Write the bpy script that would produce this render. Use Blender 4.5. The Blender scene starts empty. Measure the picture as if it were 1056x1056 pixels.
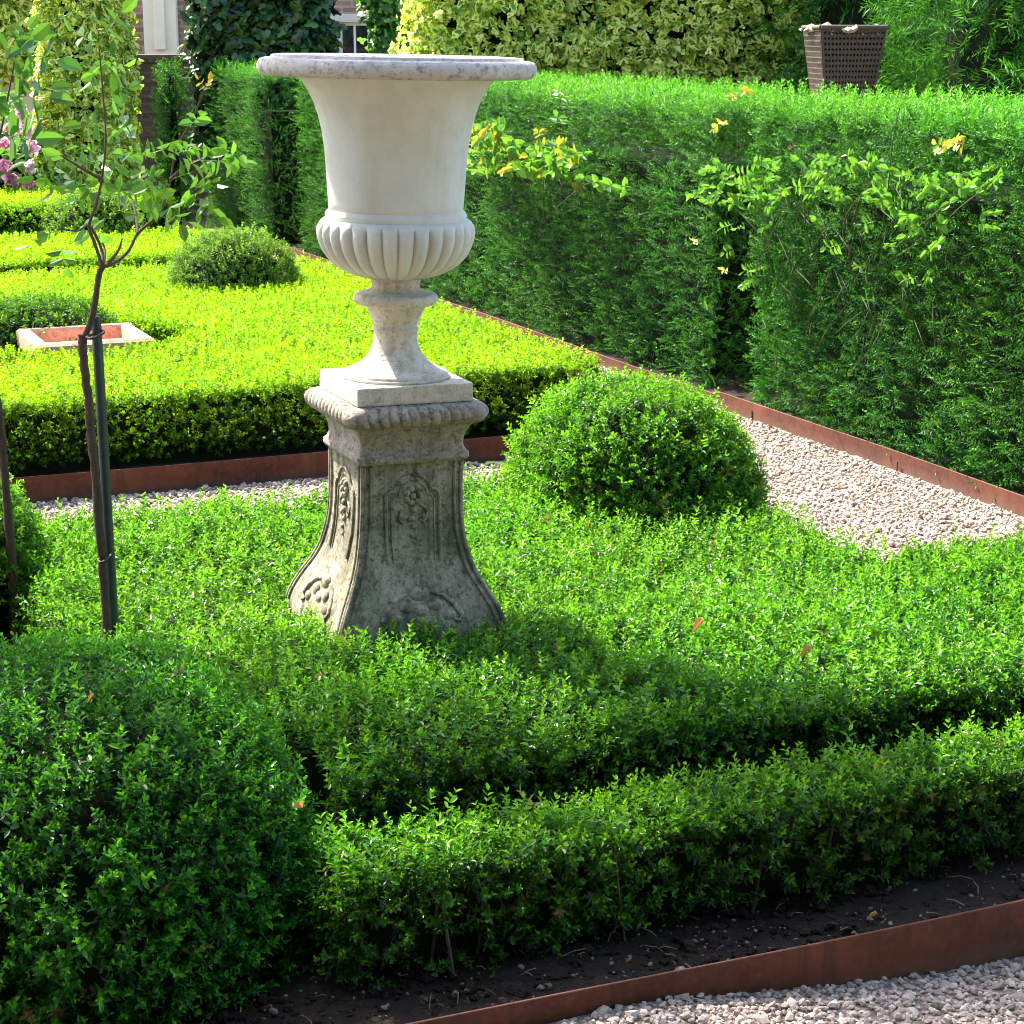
import bpy, bmesh, math, numpy as np
from mathutils import Vector, Matrix
PI = math.pi
rng = np.random.default_rng(7)
scene = bpy.context.scene
COL = scene.collection

# ------------------------------------------------------------------ camera
F, C0, YH, CAMH = 2000.0, 528.0, 32.0, 1.7
PITCH = math.atan((C0 - YH) / F)
cd = bpy.data.cameras.new('camera'); cam = bpy.data.objects.new('camera', cd); COL.objects.link(cam)
cam.location = (0, 0, CAMH); cam.rotation_euler = (PI / 2 - PITCH, 0, 0)
cd.sensor_width = 36; cd.lens = 36 * F / 1056; cd.clip_start = .05; cd.clip_end = 500
scene.camera = cam

def spot(px, py, Y):
    """layout helper: a place at depth Y metres in front of the viewpoint"""
    dx = (px - C0) / F; dy = -(py - C0) / F
    d = (dx, math.cos(PITCH) + dy * math.sin(PITCH), -math.sin(PITCH) + dy * math.cos(PITCH))
    t = Y / d[1]
    return Vector((d[0] * t, Y, CAMH + d[2] * t))

# garden axes: beds, paths and hedges all follow one grid turned by 23 degrees
TH = math.radians(23.0); CT, ST = math.cos(TH), math.sin(TH)
def G(s, t, z=0.0): return Vector((s * CT - t * ST, s * ST + t * CT, z))
def Ginv(x, y): return (x * CT + y * ST, -x * ST + y * CT)

# ------------------------------------------------------------------ light
SUN_AZ = math.atan2(-.70, .71); SUN_EL = math.radians(49)
sd = Vector((math.sin(SUN_AZ) * math.cos(SUN_EL), math.cos(SUN_AZ) * math.cos(SUN_EL), math.sin(SUN_EL)))
w = bpy.data.worlds.new('World'); scene.world = w; w.use_nodes = True
nt = w.node_tree; bg = nt.nodes['Background']
sky = nt.nodes.new('ShaderNodeTexSky'); sky.sky_type = 'NISHITA'; sky.sun_disc = False
sky.sun_elevation = SUN_EL; sky.sun_rotation = SUN_AZ; sky.air_density = 1.0; sky.dust_density = 2.0
nt.links.new(sky.outputs[0], bg.inputs[0]); bg.inputs[1].default_value = .14
ld = bpy.data.lights.new('sun', 'SUN'); ld.energy = 4.6; ld.angle = math.radians(1.2); ld.color = (1, .95, .86)
lo = bpy.data.objects.new('sun', ld); COL.objects.link(lo); lo.rotation_euler = sd.to_track_quat('Z', 'Y').to_euler()
scene.view_settings.view_transform = 'Standard'; scene.view_settings.look = 'None'
scene.view_settings.exposure = 2.4; scene.view_settings.gamma = 1
scene.render.engine = 'CYCLES'
scene.cycles.max_bounces = 6; scene.cycles.diffuse_bounces = 3; scene.cycles.glossy_bounces = 2
scene.cycles.transmission_bounces = 4; scene.cycles.use_denoising = True; scene.cycles.denoiser = 'OPENIMAGEDENOISE'; scene.cycles.denoising_input_passes = 'RGB_ALBEDO_NORMAL'; scene.cycles.denoising_prefilter = 'ACCURATE'; scene.cycles.filter_width = 1.0

# ------------------------------------------------------------------ materials
class N:
    def __init__(s, name):
        s.m = bpy.data.materials.new(name); s.m.use_nodes = True; s.t = s.m.node_tree
        s.b = s.t.nodes['Principled BSDF']; s.o = s.t.nodes['Material Output']
    def n(s, typ, **k):
        nd = s.t.nodes.new(typ)
        for a, v in k.items():
            if a.startswith('i_'): nd.inputs[a[2:].replace('_', ' ')].default_value = v
            else: setattr(nd, a, v)
        return nd
    def l(s, a, b): s.t.links.new(a, b)
    def obj(s): return s.n('ShaderNodeTexCoord').outputs['Object']
    def noise(s, scale, detail=4, rough=.6, vec=None, dist=0):
        nd = s.n('ShaderNodeTexNoise', i_Scale=scale, i_Detail=detail, i_Roughness=rough, i_Distortion=dist)
        s.l(vec if vec is not None else s.obj(), nd.inputs['Vector']); return nd.outputs['Fac']
    def ramp(s, fac, stops):
        r = s.n('ShaderNodeValToRGB'); e = r.color_ramp.elements
        while len(e) < len(stops): e.new(.5)
        for el, (p, c) in zip(e, stops):
            el.position = p; el.color = (*c, 1) if not isinstance(c, (int, float)) else (c, c, c, 1)
        s.l(fac, r.inputs['Fac']); return r.outputs['Color']
    def mix(s, fac, a, b, mode='MIX'):
        m = s.n('ShaderNodeMix', data_type='RGBA', blend_type=mode)
        for v, i in ((fac, 0), (a, 6), (b, 7)):
            if isinstance(v, (int, float)): m.inputs[i].default_value = v
            elif isinstance(v, tuple): m.inputs[i].default_value = (*v, 1)
            else: s.l(v, m.inputs[i])
        return m.outputs[2]
    def bump(s, h, strength=.5, dist=.01):
        b = s.n('ShaderNodeBump', i_Strength=strength, i_Distance=dist)
        s.l(h, b.inputs['Height']); s.l(b.outputs[0], s.b.inputs['Normal'])
    def col(s, c):
        if isinstance(c, tuple): s.b.inputs['Base Color'].default_value = (*c, 1)
        else: s.l(c, s.b.inputs['Base Color'])
    def rough(s, r, spec=.4): s.b.inputs['Roughness'].default_value = r; s.b.inputs['Specular IOR Level'].default_value = spec

def leaf_mat(name, old, mid, fresh, trans=.35, rough=.42, spec=.5, edge=None, transcol=None, patch=1.5, dry=False):
    """leaf colour from the age of the leaf (attribute R), leaf to leaf chance (G) and rim variegation (B)"""
    k = N(name)
    at = k.n('ShaderNodeAttribute', attribute_name='leaf'); sp = k.n('ShaderNodeSeparateColor'); k.l(at.outputs['Color'], sp.inputs[0])
    base = k.ramp(sp.outputs[0], [(0, old), (.5, mid), (1, fresh)])
    hs = k.n('ShaderNodeHueSaturation'); k.l(base, hs.inputs['Color'])
    mr = k.n('ShaderNodeMapRange', i_To_Min=.38, i_To_Max=1.5); k.l(sp.outputs[1], mr.inputs[0]); k.l(mr.outputs[0], hs.inputs['Value'])
    mh = k.n('ShaderNodeMapRange', i_From_Min=.3, i_From_Max=.7, i_To_Min=.485, i_To_Max=.512)
    k.l(k.noise(patch, 2), mh.inputs[0]); k.l(mh.outputs[0], hs.inputs['Hue'])
    c = hs.outputs[0]
    if dry: c = k.mix(sp.outputs[2], c, (.20, .12, .04))
    if edge:
        er = k.n('ShaderNodeMapRange', i_From_Min=.35, i_From_Max=.62, interpolation_type='SMOOTHSTEP')
        ad = k.n('ShaderNodeMath', operation='MULTIPLY_ADD'); ad.inputs[1].default_value = .5; k.l(k.noise(45, 2), ad.inputs[0]); k.l(sp.outputs[2], ad.inputs[2])
        sb = k.n('ShaderNodeMath', operation='SUBTRACT'); k.l(ad.outputs[0], sb.inputs[0]); sb.inputs[1].default_value = .25
        k.l(sb.outputs[0], er.inputs[0]); c = k.mix(er.outputs[0], c, edge)
    k.col(c); k.rough(rough, spec)
    tr = k.n('ShaderNodeBsdfTranslucent')
    tc = k.mix(.5, c, transcol or fresh) ; k.l(tc, tr.inputs['Color'])
    mx = k.n('ShaderNodeMixShader', i_Fac=trans)
    k.l(k.b.outputs[0], mx.inputs[1]); k.l(tr.outputs[0], mx.inputs[2]); k.l(mx.outputs[0], k.o.inputs['Surface'])
    return k.m

M = {}
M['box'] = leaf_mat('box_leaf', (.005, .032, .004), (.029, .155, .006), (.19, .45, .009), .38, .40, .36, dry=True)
M['box_deep'] = leaf_mat('deep_box_leaf', (.005, .034, .005), (.021, .15, .009), (.13, .42, .010), .38, .40, .36, dry=True)
M['box_lime'] = leaf_mat('lime_box_leaf', (.014, .058, .005), (.16, .36, .004), (.33, .55, .005), .45, spec=.22)  # lime is the leaf colour of the new growth
M['box_olive'] = leaf_mat('olive_box_leaf', (.035, .10, .008), (.09, .22, .014), (.24, .40, .03), .35, spec=.3)
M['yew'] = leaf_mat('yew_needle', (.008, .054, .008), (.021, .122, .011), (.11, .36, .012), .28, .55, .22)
M['rose'] = leaf_mat('rose_leaf', (.02, .085, .018), (.055, .20, .022), (.16, .36, .025), .42)
M['rose_yellow'] = leaf_mat('yellowing_rose_leaf', (.10, .22, .02), (.24, .38, .03), (.5, .42, .03), .45)
M['ivy_cream'] = leaf_mat('variegated_ivy_leaf', (.03, .12, .012), (.09, .24, .015), (.30, .45, .03), .5, edge=(.88, .88, .22), transcol=(.80, .90, .10))
M['ivy_dark'] = leaf_mat('dark_ivy_leaf', (.008, .035, .012), (.018, .07, .018), (.06, .15, .02), .2, .35, .5)
M['tree_leaf'] = leaf_mat('tree_leaf', (.02, .07, .015), (.05, .14, .02), (.10, .22, .03), .3)
M['shrub'] = leaf_mat('shrub_leaf', (.02, .10, .02), (.06, .22, .03), (.2, .4, .05), .35)
M['dry'] = leaf_mat('dry_leaf', (.25, .09, .03), (.42, .18, .06), (.6, .33, .12), .2)
M['petal'] = leaf_mat('pink_petal', (.72, .16, .32), (.85, .36, .52), (.92, .66, .74), .35)

def simple(name, c, rough=.8, spec=.3, var=.25, sc=30, bump=.2, bd=.003):
    k = N(name); f = k.noise(sc, 5)
    k.col(k.mix(f, tuple(x * (1 - var) for x in c), tuple(min(1, x * (1 + var)) for x in c))); k.rough(rough, spec); k.bump(k.noise(sc * 3, 4), bump, bd); return k.m
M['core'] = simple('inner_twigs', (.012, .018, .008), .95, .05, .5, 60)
M['bark'] = simple('bark', (.075, .05, .035), .9, .2, .5, 70, .8, .004)
M['twig'] = simple('green_twig', (.06, .07, .03), .7, .3, .4, 60)
M['cane'] = simple('rose_cane', (.09, .055, .04), .7, .3, .4, 60)
M['stem'] = simple('hedge_stem', (.10, .09, .06), .9, .2, .6, 80)
M['stake_green'] = simple('green_stem', (.022, .05, .018), .7, .3, .4, 60)
M['stake'] = simple('stake_green', (.022, .04, .035), .5, .4, .4, 40, .15)
M['tie'] = simple('tie_rubber', (.015, .014, .012), .6, .4)
M['soil'] = simple('dark_soil', (.026, .0175, .012), .95, .15, .6, 35, 1, .012)
M['litter'] = simple('litter_bits', (.17, .13, .09), .9, .2, .9, 9)
M['cream'] = simple('cream_render', (.76, .65, .50), .85, .2, .1, 6)
M['frame'] = simple('window_frame_paint', (.09, .085, .075), .5, .4, .2)
M['whiteframe'] = simple('pale_paint', (.7, .68, .62), .5, .4, .1)
M['lintel'] = simple('stone_lintel', (.55, .5, .4), .8, .2, .15)

def rust():
    k = N('weathering_steel')
    a = k.noise(4, 5); b = k.noise(60, 5, .7)
    c = k.ramp(a, [(.3, (.045, .012, .006)), (.52, (.092, .025, .011)), (.75, (.15, .048, .019))])
    c = k.mix(k.ramp(b, [(.45, 0.), (.75, .6)]), c, (.15, .052, .022))
    mp = k.n('ShaderNodeMapping'); mp.inputs['Scale'].default_value = (26, 26, 3); k.l(k.obj(), mp.inputs[0])
    c = k.mix(k.ramp(k.noise(1, 5, .7, mp.outputs[0]), [(.5, 0.), (.68, .6)]), c, (.035, .013, .008))
    sep = k.n('ShaderNodeSeparateXYZ'); k.l(k.obj(), sep.inputs[0])
    sp = k.n('ShaderNodeMapRange', i_From_Min=.05, i_From_Max=.0, i_To_Min=0., i_To_Max=.5); k.l(sep.outputs[2], sp.inputs[0])
    mu = k.n('ShaderNodeMath', operation='MULTIPLY'); k.l(sp.outputs[0], mu.inputs[0]); k.l(k.noise(22, 5, .7), mu.inputs[1])
    c = k.mix(mu.outputs[0], c, (.20, .15, .11))
    k.col(c); k.rough(.72, .3); k.bump(b, .25, .002); return k.m
M['rust'] = rust()

def gravel_mat(stones):
    k = N('gravel_stone' if stones else 'gravel_base')
    if stones:
        at = k.n('ShaderNodeAttribute', attribute_name='leaf'); sp = k.n('ShaderNodeSeparateColor'); k.l(at.outputs['Color'], sp.inputs[0])
        c = k.ramp(sp.outputs[1], [(0, (.07, .05, .036)), (.08, (.15, .11, .08)), (.25, (.24, .165, .115)), (.55, (.35, .255, .19)), (.8, (.46, .36, .28)), (1, (.60, .52, .43))])
        c = k.mix(k.noise(60, 4), c, (.36, .29, .24)); k.col(c); k.rough(.75, .35); k.bump(k.noise(200, 3), .3, .002)
    else:
        v = k.n('ShaderNodeTexVoronoi', i_Scale=70); k.l(k.obj(), v.inputs['Vector'])
        sp = k.n('ShaderNodeSeparateColor'); k.l(v.outputs['Color'], sp.inputs[0])
        c = k.ramp(sp.outputs[0], [(0, (.15, .105, .08)), (.5, (.30, .225, .18)), (1, (.45, .37, .31))])
        c = k.mix(k.ramp(v.outputs['Distance'], [(.3, 0.), (.75, .75)]), c, (.10, .075, .06)); k.col(c); k.rough(.85, .3)
        inv = k.n('ShaderNodeMath', operation='SUBTRACT'); inv.inputs[0].default_value = 1; k.l(v.outputs['Distance'], inv.inputs[1]); k.bump(inv.outputs[0], 1, .008)
    return k.m
M['stones'] = gravel_mat(True); M['gravelbase'] = gravel_mat(False)

def stone_white():
    k = N('urn_painted_stone'); geo = k.obj()
    a = k.noise(7, 6, .65); st = k.n('ShaderNodeMapping'); st.inputs['Scale'].default_value = (14, 14, 1.6); k.l(geo, st.inputs[0])
    b = k.noise(1, 5, .65, st.outputs[0])
    c = k.ramp(a, [(.3, (.45, .44, .385)), (.5, (.54, .53, .475)), (.7, (.58, .575, .53))])
    c = k.mix(k.ramp(b, [(.50, 0.), (.78, .5)]), c, (.40, .36, .26))
    c = k.mix(k.ramp(k.noise(55, 4, .7), [(.66, 0.), (.74, .5)]), c, (.42, .36, .27))
    c = k.mix(k.ramp(k.noise(2.5, 3), [(.5, 0.), (.75, .35)]), c, (.70, .55, .42))
    c = k.mix(k.ramp(k.noise(130, 3, .6), [(.68, 0.), (.74, .55)]), c, (.30, .26, .19))
    c = k.mix(k.ramp(k.noise(18, 7, .75), [(.56, 0.), (.72, .4)]), c, (.40, .36, .26))
    k.col(c); k.rough(.78, .25); k.bump(k.noise(90, 6, .75), .3, .004); return k.m
M['urn'] = stone_white()
def lichen(name, light, mid, dark, moss, s=1.0, dk=.55, streak=0):
    k = N(name)
    a = k.noise(6 * s, 8, .72); b = k.noise(28 * s, 6, .7); d = k.noise(95 * s, 4, .7)
    c = k.ramp(a, [(.32, mid), (.55, light), (.7, mid)])
    c = k.mix(k.ramp(b, [(.36, .7), (.50, 0.)]), c, dark)
    c = k.mix(k.ramp(k.noise(3.2 * s, 5, .6), [(.46, 0.), (.66, dk)]), c, moss)
    c = k.mix(k.ramp(d, [(.60, 0.), (.70, .75)]), c, dark)
    v = k.n('ShaderNodeTexVoronoi', i_Scale=26 * s); k.l(k.obj(), v.inputs['Vector'])
    c = k.mix(k.ramp(v.outputs['Distance'], [(.12, .55), (.24, 0.)]), c, light)
    if streak:
        mp = k.n('ShaderNodeMapping'); mp.inputs['Scale'].default_value = (22, 22, 2.2); k.l(k.obj(), mp.inputs[0])
        c = k.mix(k.ramp(k.noise(1, 6, .7, mp.outputs[0]), [(.46, 0.), (.62, streak)]), c, dark)
        c = k.mix(k.ramp(k.noise(150, 3, .6), [(.56, 0.), (.66, .7)]), c, dark)
    k.col(c); k.rough(.92, .15)
    k.bump(k.mix(.5, a, d), .6, .008); return k.m
M['rim'] = lichen('urn_weathered_rim', (.50, .455, .41), (.40, .36, .32), (.13, .11, .095), (.28, .235, .20), 2.2, .35)
M['ped'] = lichen('pedestal_stone', (.38, .325, .23), (.24, .205, .14), (.045, .038, .025), (.075, .072, .038), 1.9, .75, .65)
M['pedcap'] = lichen('pedestal_cap_stone', (.40, .335, .27), (.27, .22, .17), (.075, .058, .045), (.15, .12, .085), 2.0, .4, .4)
M['urnfoot'] = lichen('urn_stained_foot', (.56, .51, .42), (.50, .45, .36), (.27, .22, .155), (.42, .35, .25), 1.1, .5, .3)
M['terra'] = lichen('terracotta', (.62, .36, .24), (.52, .25, .15), (.30, .13, .075), (.45, .30, .22), 1.2, .35)

def brick(name, c1, c2, mo, scale=1.0):
    k = N(name); mp = k.n('ShaderNodeMapping'); k.l(k.obj(), mp.inputs[0]); mp.inputs['Rotation'].default_value = (PI / 2, 0, 0)
    b = k.n('ShaderNodeTexBrick', i_Scale=scale, i_Mortar_Size=.012, i_Brick_Width=.22, i_Row_Height=.07)
    b.inputs['Color1'].default_value = (*c1, 1); b.inputs['Color2'].default_value = (*c2, 1); b.inputs['Mortar'].default_value = (*mo, 1)
    k.l(mp.outputs[0], b.inputs['Vector'])
    k.col(k.mix(k.ramp(k.noise(7, 5), [(.35, 0.), (.8, .5)]), b.outputs['Color'], tuple(x * .5 for x in c1))); k.rough(.9, .2)
    k.bump(b.outputs['Fac'], -.4, .006); return k.m
M['brick'] = brick('house_brick', (.33, .19, .12), (.24, .13, .085), (.36, .30, .24))
M['brick_dark'] = brick('old_wall_brick', (.14, .075, .05), (.085, .05, .038), (.12, .10, .08))
def glass():
    k = N('window_glass'); k.col((.012, .015, .016)); k.rough(.06, .8); return k.m
M['glass'] = glass()
def wicker():
    k = N('woven_willow'); f = k.noise(50, 4); k.col(k.mix(f, (.05, .036, .026), (.125, .092, .068))); k.rough(.85, .2); return k.m
M['wicker'] = wicker()

# ------------------------------------------------------------------ mesh helpers
def raw_mesh(name, V, Fs, mat, parent=None, attr=None, loc=None, rot=0, smooth=False, mats=None, mi=None):
    """V (n,3); Fs list of (m,k) integer arrays"""
    V = np.asarray(V, dtype=np.float32)
    me = bpy.data.meshes.new(name)
    Fs = [np.asarray(f, dtype=np.int32) for f in Fs if len(f)]
    me.vertices.add(len(V)); me.vertices.foreach_set('co', V.ravel())
    nl = sum(f.size for f in Fs); npoly = sum(len(f) for f in Fs)
    me.loops.add(nl); me.polygons.add(npoly)
    me.loops.foreach_set('vertex_index', np.concatenate([f.ravel() for f in Fs]))
    tot = np.concatenate([np.full(len(f), f.shape[1], np.int32) for f in Fs])
    st = np.concatenate([[0], np.cumsum(tot)[:-1]]).astype(np.int32)
    me.polygons.foreach_set('loop_start', st)
    me.update(calc_edges=True)
    for m in (mats or [mat]): me.materials.append(m)
    if mi is not None: me.polygons.foreach_set('material_index', np.asarray(mi, np.int32))
    me.polygons.foreach_set('use_smooth', np.full(npoly, bool(smooth)))
    if attr is not None:
        a = me.attributes.new('leaf', 'FLOAT_COLOR', 'POINT')
        a.data.foreach_set('color', np.concatenate([attr, np.ones((len(attr), 1))], 1).astype(np.float32).ravel())
    me.validate(); me.update()
    o = bpy.data.objects.new(name, me); COL.objects.link(o)
    if parent: o.parent = parent
    if loc is not None: o.location = loc
    if rot: o.rotation_euler = (0, 0, rot)
    return o

def tag(o, label=None, cat=None, group=None, kind=None):
    if label: o['label'] = label
    if cat: o['category'] = cat
    if group: o['group'] = group
    if kind: o['kind'] = kind
    return o
def thing(name, label, cat, loc=(0, 0, 0), rot=0, group=None):
    o = bpy.data.objects.new(name, None); COL.objects.link(o); o.location = loc; o.rotation_euler = (0, 0, rot)
    o.empty_display_size = .1
    return tag(o, label, cat, group)

class MB:
    """collects loose shapes into one mesh"""
    def __init__(s): s.V = []; s.F = {}; s.n = 0
    def add(s, V, *Fs):
        V = np.asarray(V, float)
        for f in Fs:
            f = np.asarray(f)
            if len(f): s.F.setdefault(f.shape[1], []).append(f + s.n)
        s.V.append(V); s.n += len(V)
    def build(s, name, mat, parent=None, smooth=False, **k):
        return raw_mesh(name, np.concatenate(s.V), [np.concatenate(v) for v in s.F.values()], mat, parent, smooth=smooth, **k)
    def box(s, x0, x1, y0, y1, z0, z1, bev=.0):
        if bev <= 0:
            V = [(x, y, z) for z in (z0, z1) for y in (y0, y1) for x in (x0, x1)]
            s.add(V, [(0, 2, 3, 1), (4, 5, 7, 6), (0, 1, 5, 4), (2, 6, 7, 3), (0, 4, 6, 2), (1, 3, 7, 5)]); return
        bm = bmesh.new(); bmesh.ops.create_cube(bm, size=1)
        for v in bm.verts:
            v.co = ((x0 + x1) / 2 + v.co.x * (x1 - x0), (y0 + y1) / 2 + v.co.y * (y1 - y0), (z0 + z1) / 2 + v.co.z * (z1 - z0))
        bmesh.ops.bevel(bm, geom=bm.edges[:], offset=bev, segments=2, affect='EDGES', profile=.6)
        bm.verts.index_update(); V = [tuple(v.co) for v in bm.verts]
        byk = {}
        for f in bm.faces: byk.setdefault(len(f.verts), []).append([v.index for v in f.verts])
        s.add(V, *[np.array(x) for x in byk.values()]); bm.free()
    def tube(s, pts, rad, seg=8, cap=True, knob=0.0):
        P = np.array([tuple(p) for p in pts], float); n = len(P)
        R = np.full(n, rad, float) if np.isscalar(rad) else np.array(rad, float)
        T = np.gradient(P, axis=0); T /= np.linalg.norm(T, axis=1, keepdims=True) + 1e-9
        ref = np.array([0, 0, 1.0]) if abs(T[0, 2]) < .8 else np.array([1.0, 0, 0])
        V = []
        for i in range(n):
            u = np.cross(T[i], ref); u /= np.linalg.norm(u) + 1e-9; v = np.cross(T[i], u); ref2 = ref
            for j in range(seg):
                a = 2 * PI * j / seg; r = R[i] * (1 + (rng.uniform(-knob, knob) if knob else 0))
                V.append(P[i] + r * (math.cos(a) * u + math.sin(a) * v))
        Fq = [(i * seg + j, i * seg + (j + 1) % seg, (i + 1) * seg + (j + 1) % seg, (i + 1) * seg + j) for i in range(n - 1) for j in range(seg)]
        s.add(V, Fq)
        if cap:
            s.add(np.array(V[:seg]), [tuple(range(seg))[::-1]]); s.add(np.array(V[-seg:]), [tuple(range(seg))])
    def lathe(s, prof, seg=96, rf=None, closed=False):
        """prof list of (r,z); rf(r,z,angle array)->radius"""
        a = np.linspace(0, 2 * PI, seg, endpoint=False); V = []
        for r, z in prof:
            rr = np.full(seg, r) if rf is None else rf(r, z, a)
            V.append(np.stack([rr * np.cos(a), rr * np.sin(a), np.full(seg, z)], 1))
        n = len(prof); j = np.arange(seg); j2 = (j + 1) % seg
        Fq = [np.stack([i * seg + j, i * seg + j2, (i + 1) * seg + j2, (i + 1) * seg + j], 1) for i in range(n - 1)]
        s.add(np.concatenate(V), np.concatenate(Fq))
    def blob(s, c, r, seg=10, rings=7):
        r = np.array([r] * 3 if np.isscalar(r) else r); V = []
        for i in range(rings + 1):
            p = PI * i / rings
            for j in range(seg):
                a = 2 * PI * j / seg; V.append(np.array(c) + r * (math.sin(p) * math.cos(a), math.sin(p) * math.sin(a), math.cos(p)))
        s.add(V, [(i * seg + j, (i + 1) * seg + j, (i + 1) * seg + (j + 1) % seg, i * seg + (j + 1) % seg) for i in range(rings) for j in range(seg)])

def smoothcurve(pts, n=8):
    P = [Vector(p) for p in pts]; out = []
    P = [P[0] * 2 - P[1]] + P + [P[-1] * 2 - P[-2]]
    for i in range(1, len(P) - 2):
        for k in range(n):
            t = k / n; a, b, c, d = P[i - 1], P[i], P[i + 1], P[i + 2]
            out.append(.5 * ((2 * b) + (c - a) * t + (2 * a - 5 * b + 4 * c - d) * t * t + (3 * b - a - 3 * c + d) * t ** 3))
    out.append(P[-2]); return out

# smooth 3-D waviness
_k = rng.normal(size=(10, 3)); _k /= np.linalg.norm(_k, axis=1, keepdims=True); _f = np.array([1, 1.3, 1.7, 2.1, 2.6, 3.3, 4, 5, 6.1, 7.3]); _ph = rng.uniform(0, 6.28, 10)
def wav(P, freq=1.0):
    return sum(np.sin((P @ _k[i]) * _f[i] * freq + _ph[i]) / _f[i] ** .6 for i in range(10)) / 4.0

# ------------------------------------------------------------------ leaves and sprigs
def leaf(L, W, fold=.25, droop=.1, simple=False):
    """one leaf along +y from the origin, face up +z"""
    f = W * fold
    if simple:
        V = np.array([(0, 0, 0), (W * .5, L * .45, f), (0, L, -droop * L), (-W * .5, L * .45, f)]); Q = np.array([(0, 1, 2, 3)])
    else:
        V = np.array([(0, 0, 0), (W * .42, L * .3, f), (W * .40, L * .68, f - droop * L * .4), (0, L, -droop * L), (-W * .40, L * .68, f - droop * L * .4), (-W * .42, L * .3, f)])
        Q = np.array([(0, 1, 2, 3), (0, 3, 4, 5)])
    return V, Q
def ivyleaf(L, W):
    o = [(0, 0), (.42, -.12), (.5, .22), (.3, .42), (.34, .72), (0, 1.0), (-.34, .72), (-.3, .42), (-.5, .22), (-.42, -.12)]
    V = np.array([(0, L * .35, W * .06)] + [(x * W, y * L, -.10 * L * y * y) for x, y in o])
    Q = np.array([(0, 1 + i, 2 + i, 1 + (i + 2) % 10) for i in range(0, 10, 2)])
    e = np.array([0.] + [.12] + [.75] * 9)
    return V, Q, e
def rotmat(axis, ang):
    return np.array(Matrix.Rotation(ang, 3, Vector(axis)))
def place_leaf(V, base, az, tilt, roll=0):
    """turn a leaf (along +y) so that it leaves the axis at azimuth az, raised by tilt from horizontal"""
    R = rotmat((0, 0, 1), az) @ rotmat((1, 0, 0), tilt) @ rotmat((0, 1, 0), roll)
    return V @ R.T + np.array(base)
class Tmpl:
    def __init__(s): s.V = []; s.Q = []; s.A = []; s.n = 0
    def add(s, V, Q, fresh, rnd, edge=None):
        s.V.append(V); s.Q.append(Q + s.n); s.n += len(V)
        e = np.zeros(len(V)) if edge is None else edge
        s.A.append(np.stack([np.full(len(V), fresh), np.full(len(V), rnd), e], 1))
    def done(s): return np.concatenate(s.V), np.concatenate(s.Q), np.concatenate(s.A)
r2 = np.random.default_rng(3)
def box_sprig(simple, nodes=6, H=.052, L=.0215, W=.0105):
    t = Tmpl(); az0 = r2.uniform(0, 6.28); bend = r2.uniform(-.25, .25, 2)
    for i in range(nodes):
        q = i / (nodes - 1); z = q * H; b = (bend[0] * z * q, bend[1] * z * q, z)
        for k in range(2):
            az = az0 + i * PI / 2 + k * PI + r2.uniform(-.35, .35)
            tl = math.radians(12 + 42 * q) + r2.uniform(-.3, .3); l = L * (1.0 - .35 * q ** 2) * r2.uniform(.8, 1.15)
            V, Q = leaf(l, l * W / L, r2.uniform(.1, .3), r2.uniform(0, .25), simple)
            t.add(place_leaf(V, b, az, tl, r2.uniform(-.5, .5)), Q, min(1, max(0, .15 + .6 * q ** 1.5 + r2.uniform(-.12, .12))), r2.uniform())
    return t.done()
def yew_sprig(pairs=8, H=.075, L=.026, W=.0056):
    t = Tmpl(); c = r2.uniform(-.35, .35); c2 = r2.uniform(-.3, .3)
    for i in range(pairs):
        q = i / (pairs - 1); z = q * H; b = (c * z * q, c2 * z * q, z)
        for k in (0, 1):
            az = k * PI + r2.uniform(-.5, .5); tl = math.radians(28 + 25 * q) + r2.uniform(-.25, .25); l = L * (1 - .45 * q * q) * r2.uniform(.8, 1.1)
            V, Q = leaf(l, W, .1, r2.uniform(0, .3), True)
            t.add(place_leaf(V, b, az, tl, r2.uniform(-.6, .6)), Q, min(1, max(0, .1 + .55 * q + r2.uniform(-.1, .1))), r2.uniform())
    return t.done()
def ivy_sprig(n=4, L=.08, sp=.07):
    t = Tmpl()
    for i in range(n):
        l = L * r2.uniform(.6, 1.1); V, Q, e = ivyleaf(l, l * r2.uniform(.75, .95))
        b = (r2.uniform(-sp, sp), r2.uniform(-sp, sp), r2.uniform(-.02, .03))
        e = e * .9 + r2.choice([-.25, .05, .35]); t.add(place_leaf(V, b, r2.uniform(0, 6.28), r2.uniform(-.2, .6), r2.uniform(-.4, .4)), Q, r2.uniform(.1, .8), r2.uniform(), np.clip(e, 0, 1))
    return t.done()
def pinnate(L=.05, n=5, simple=False):
    """a compound rose leaf growing along +z"""
    t = Tmpl(); H = L * 1.5
    for i in range(n):
        if i == n - 1: b = (0, 0, H); az = r2.uniform(0, 6.28); tl = math.radians(80)
        else:
            q = (i // 2 + 1) / ((n + 1) / 2); b = (0, 0, H * q); az = (i % 2) * PI + r2.uniform(-.3, .3); tl = math.radians(r2.uniform(5, 30))
        l = L * r2.uniform(.75, 1.1); V, Q = leaf(l, l * .62, .12, r2.uniform(.05, .35), simple)
        t.add(place_leaf(V, b, az, tl, r2.uniform(-.5, .5)), Q, r2.uniform(.2, .8), r2.uniform())
    V, Q = leaf(H, .004, .1, 0, True); t.add(place_leaf(V, (0, 0, 0), 0, PI / 2), Q, .3, .5)
    return t.done()
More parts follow.
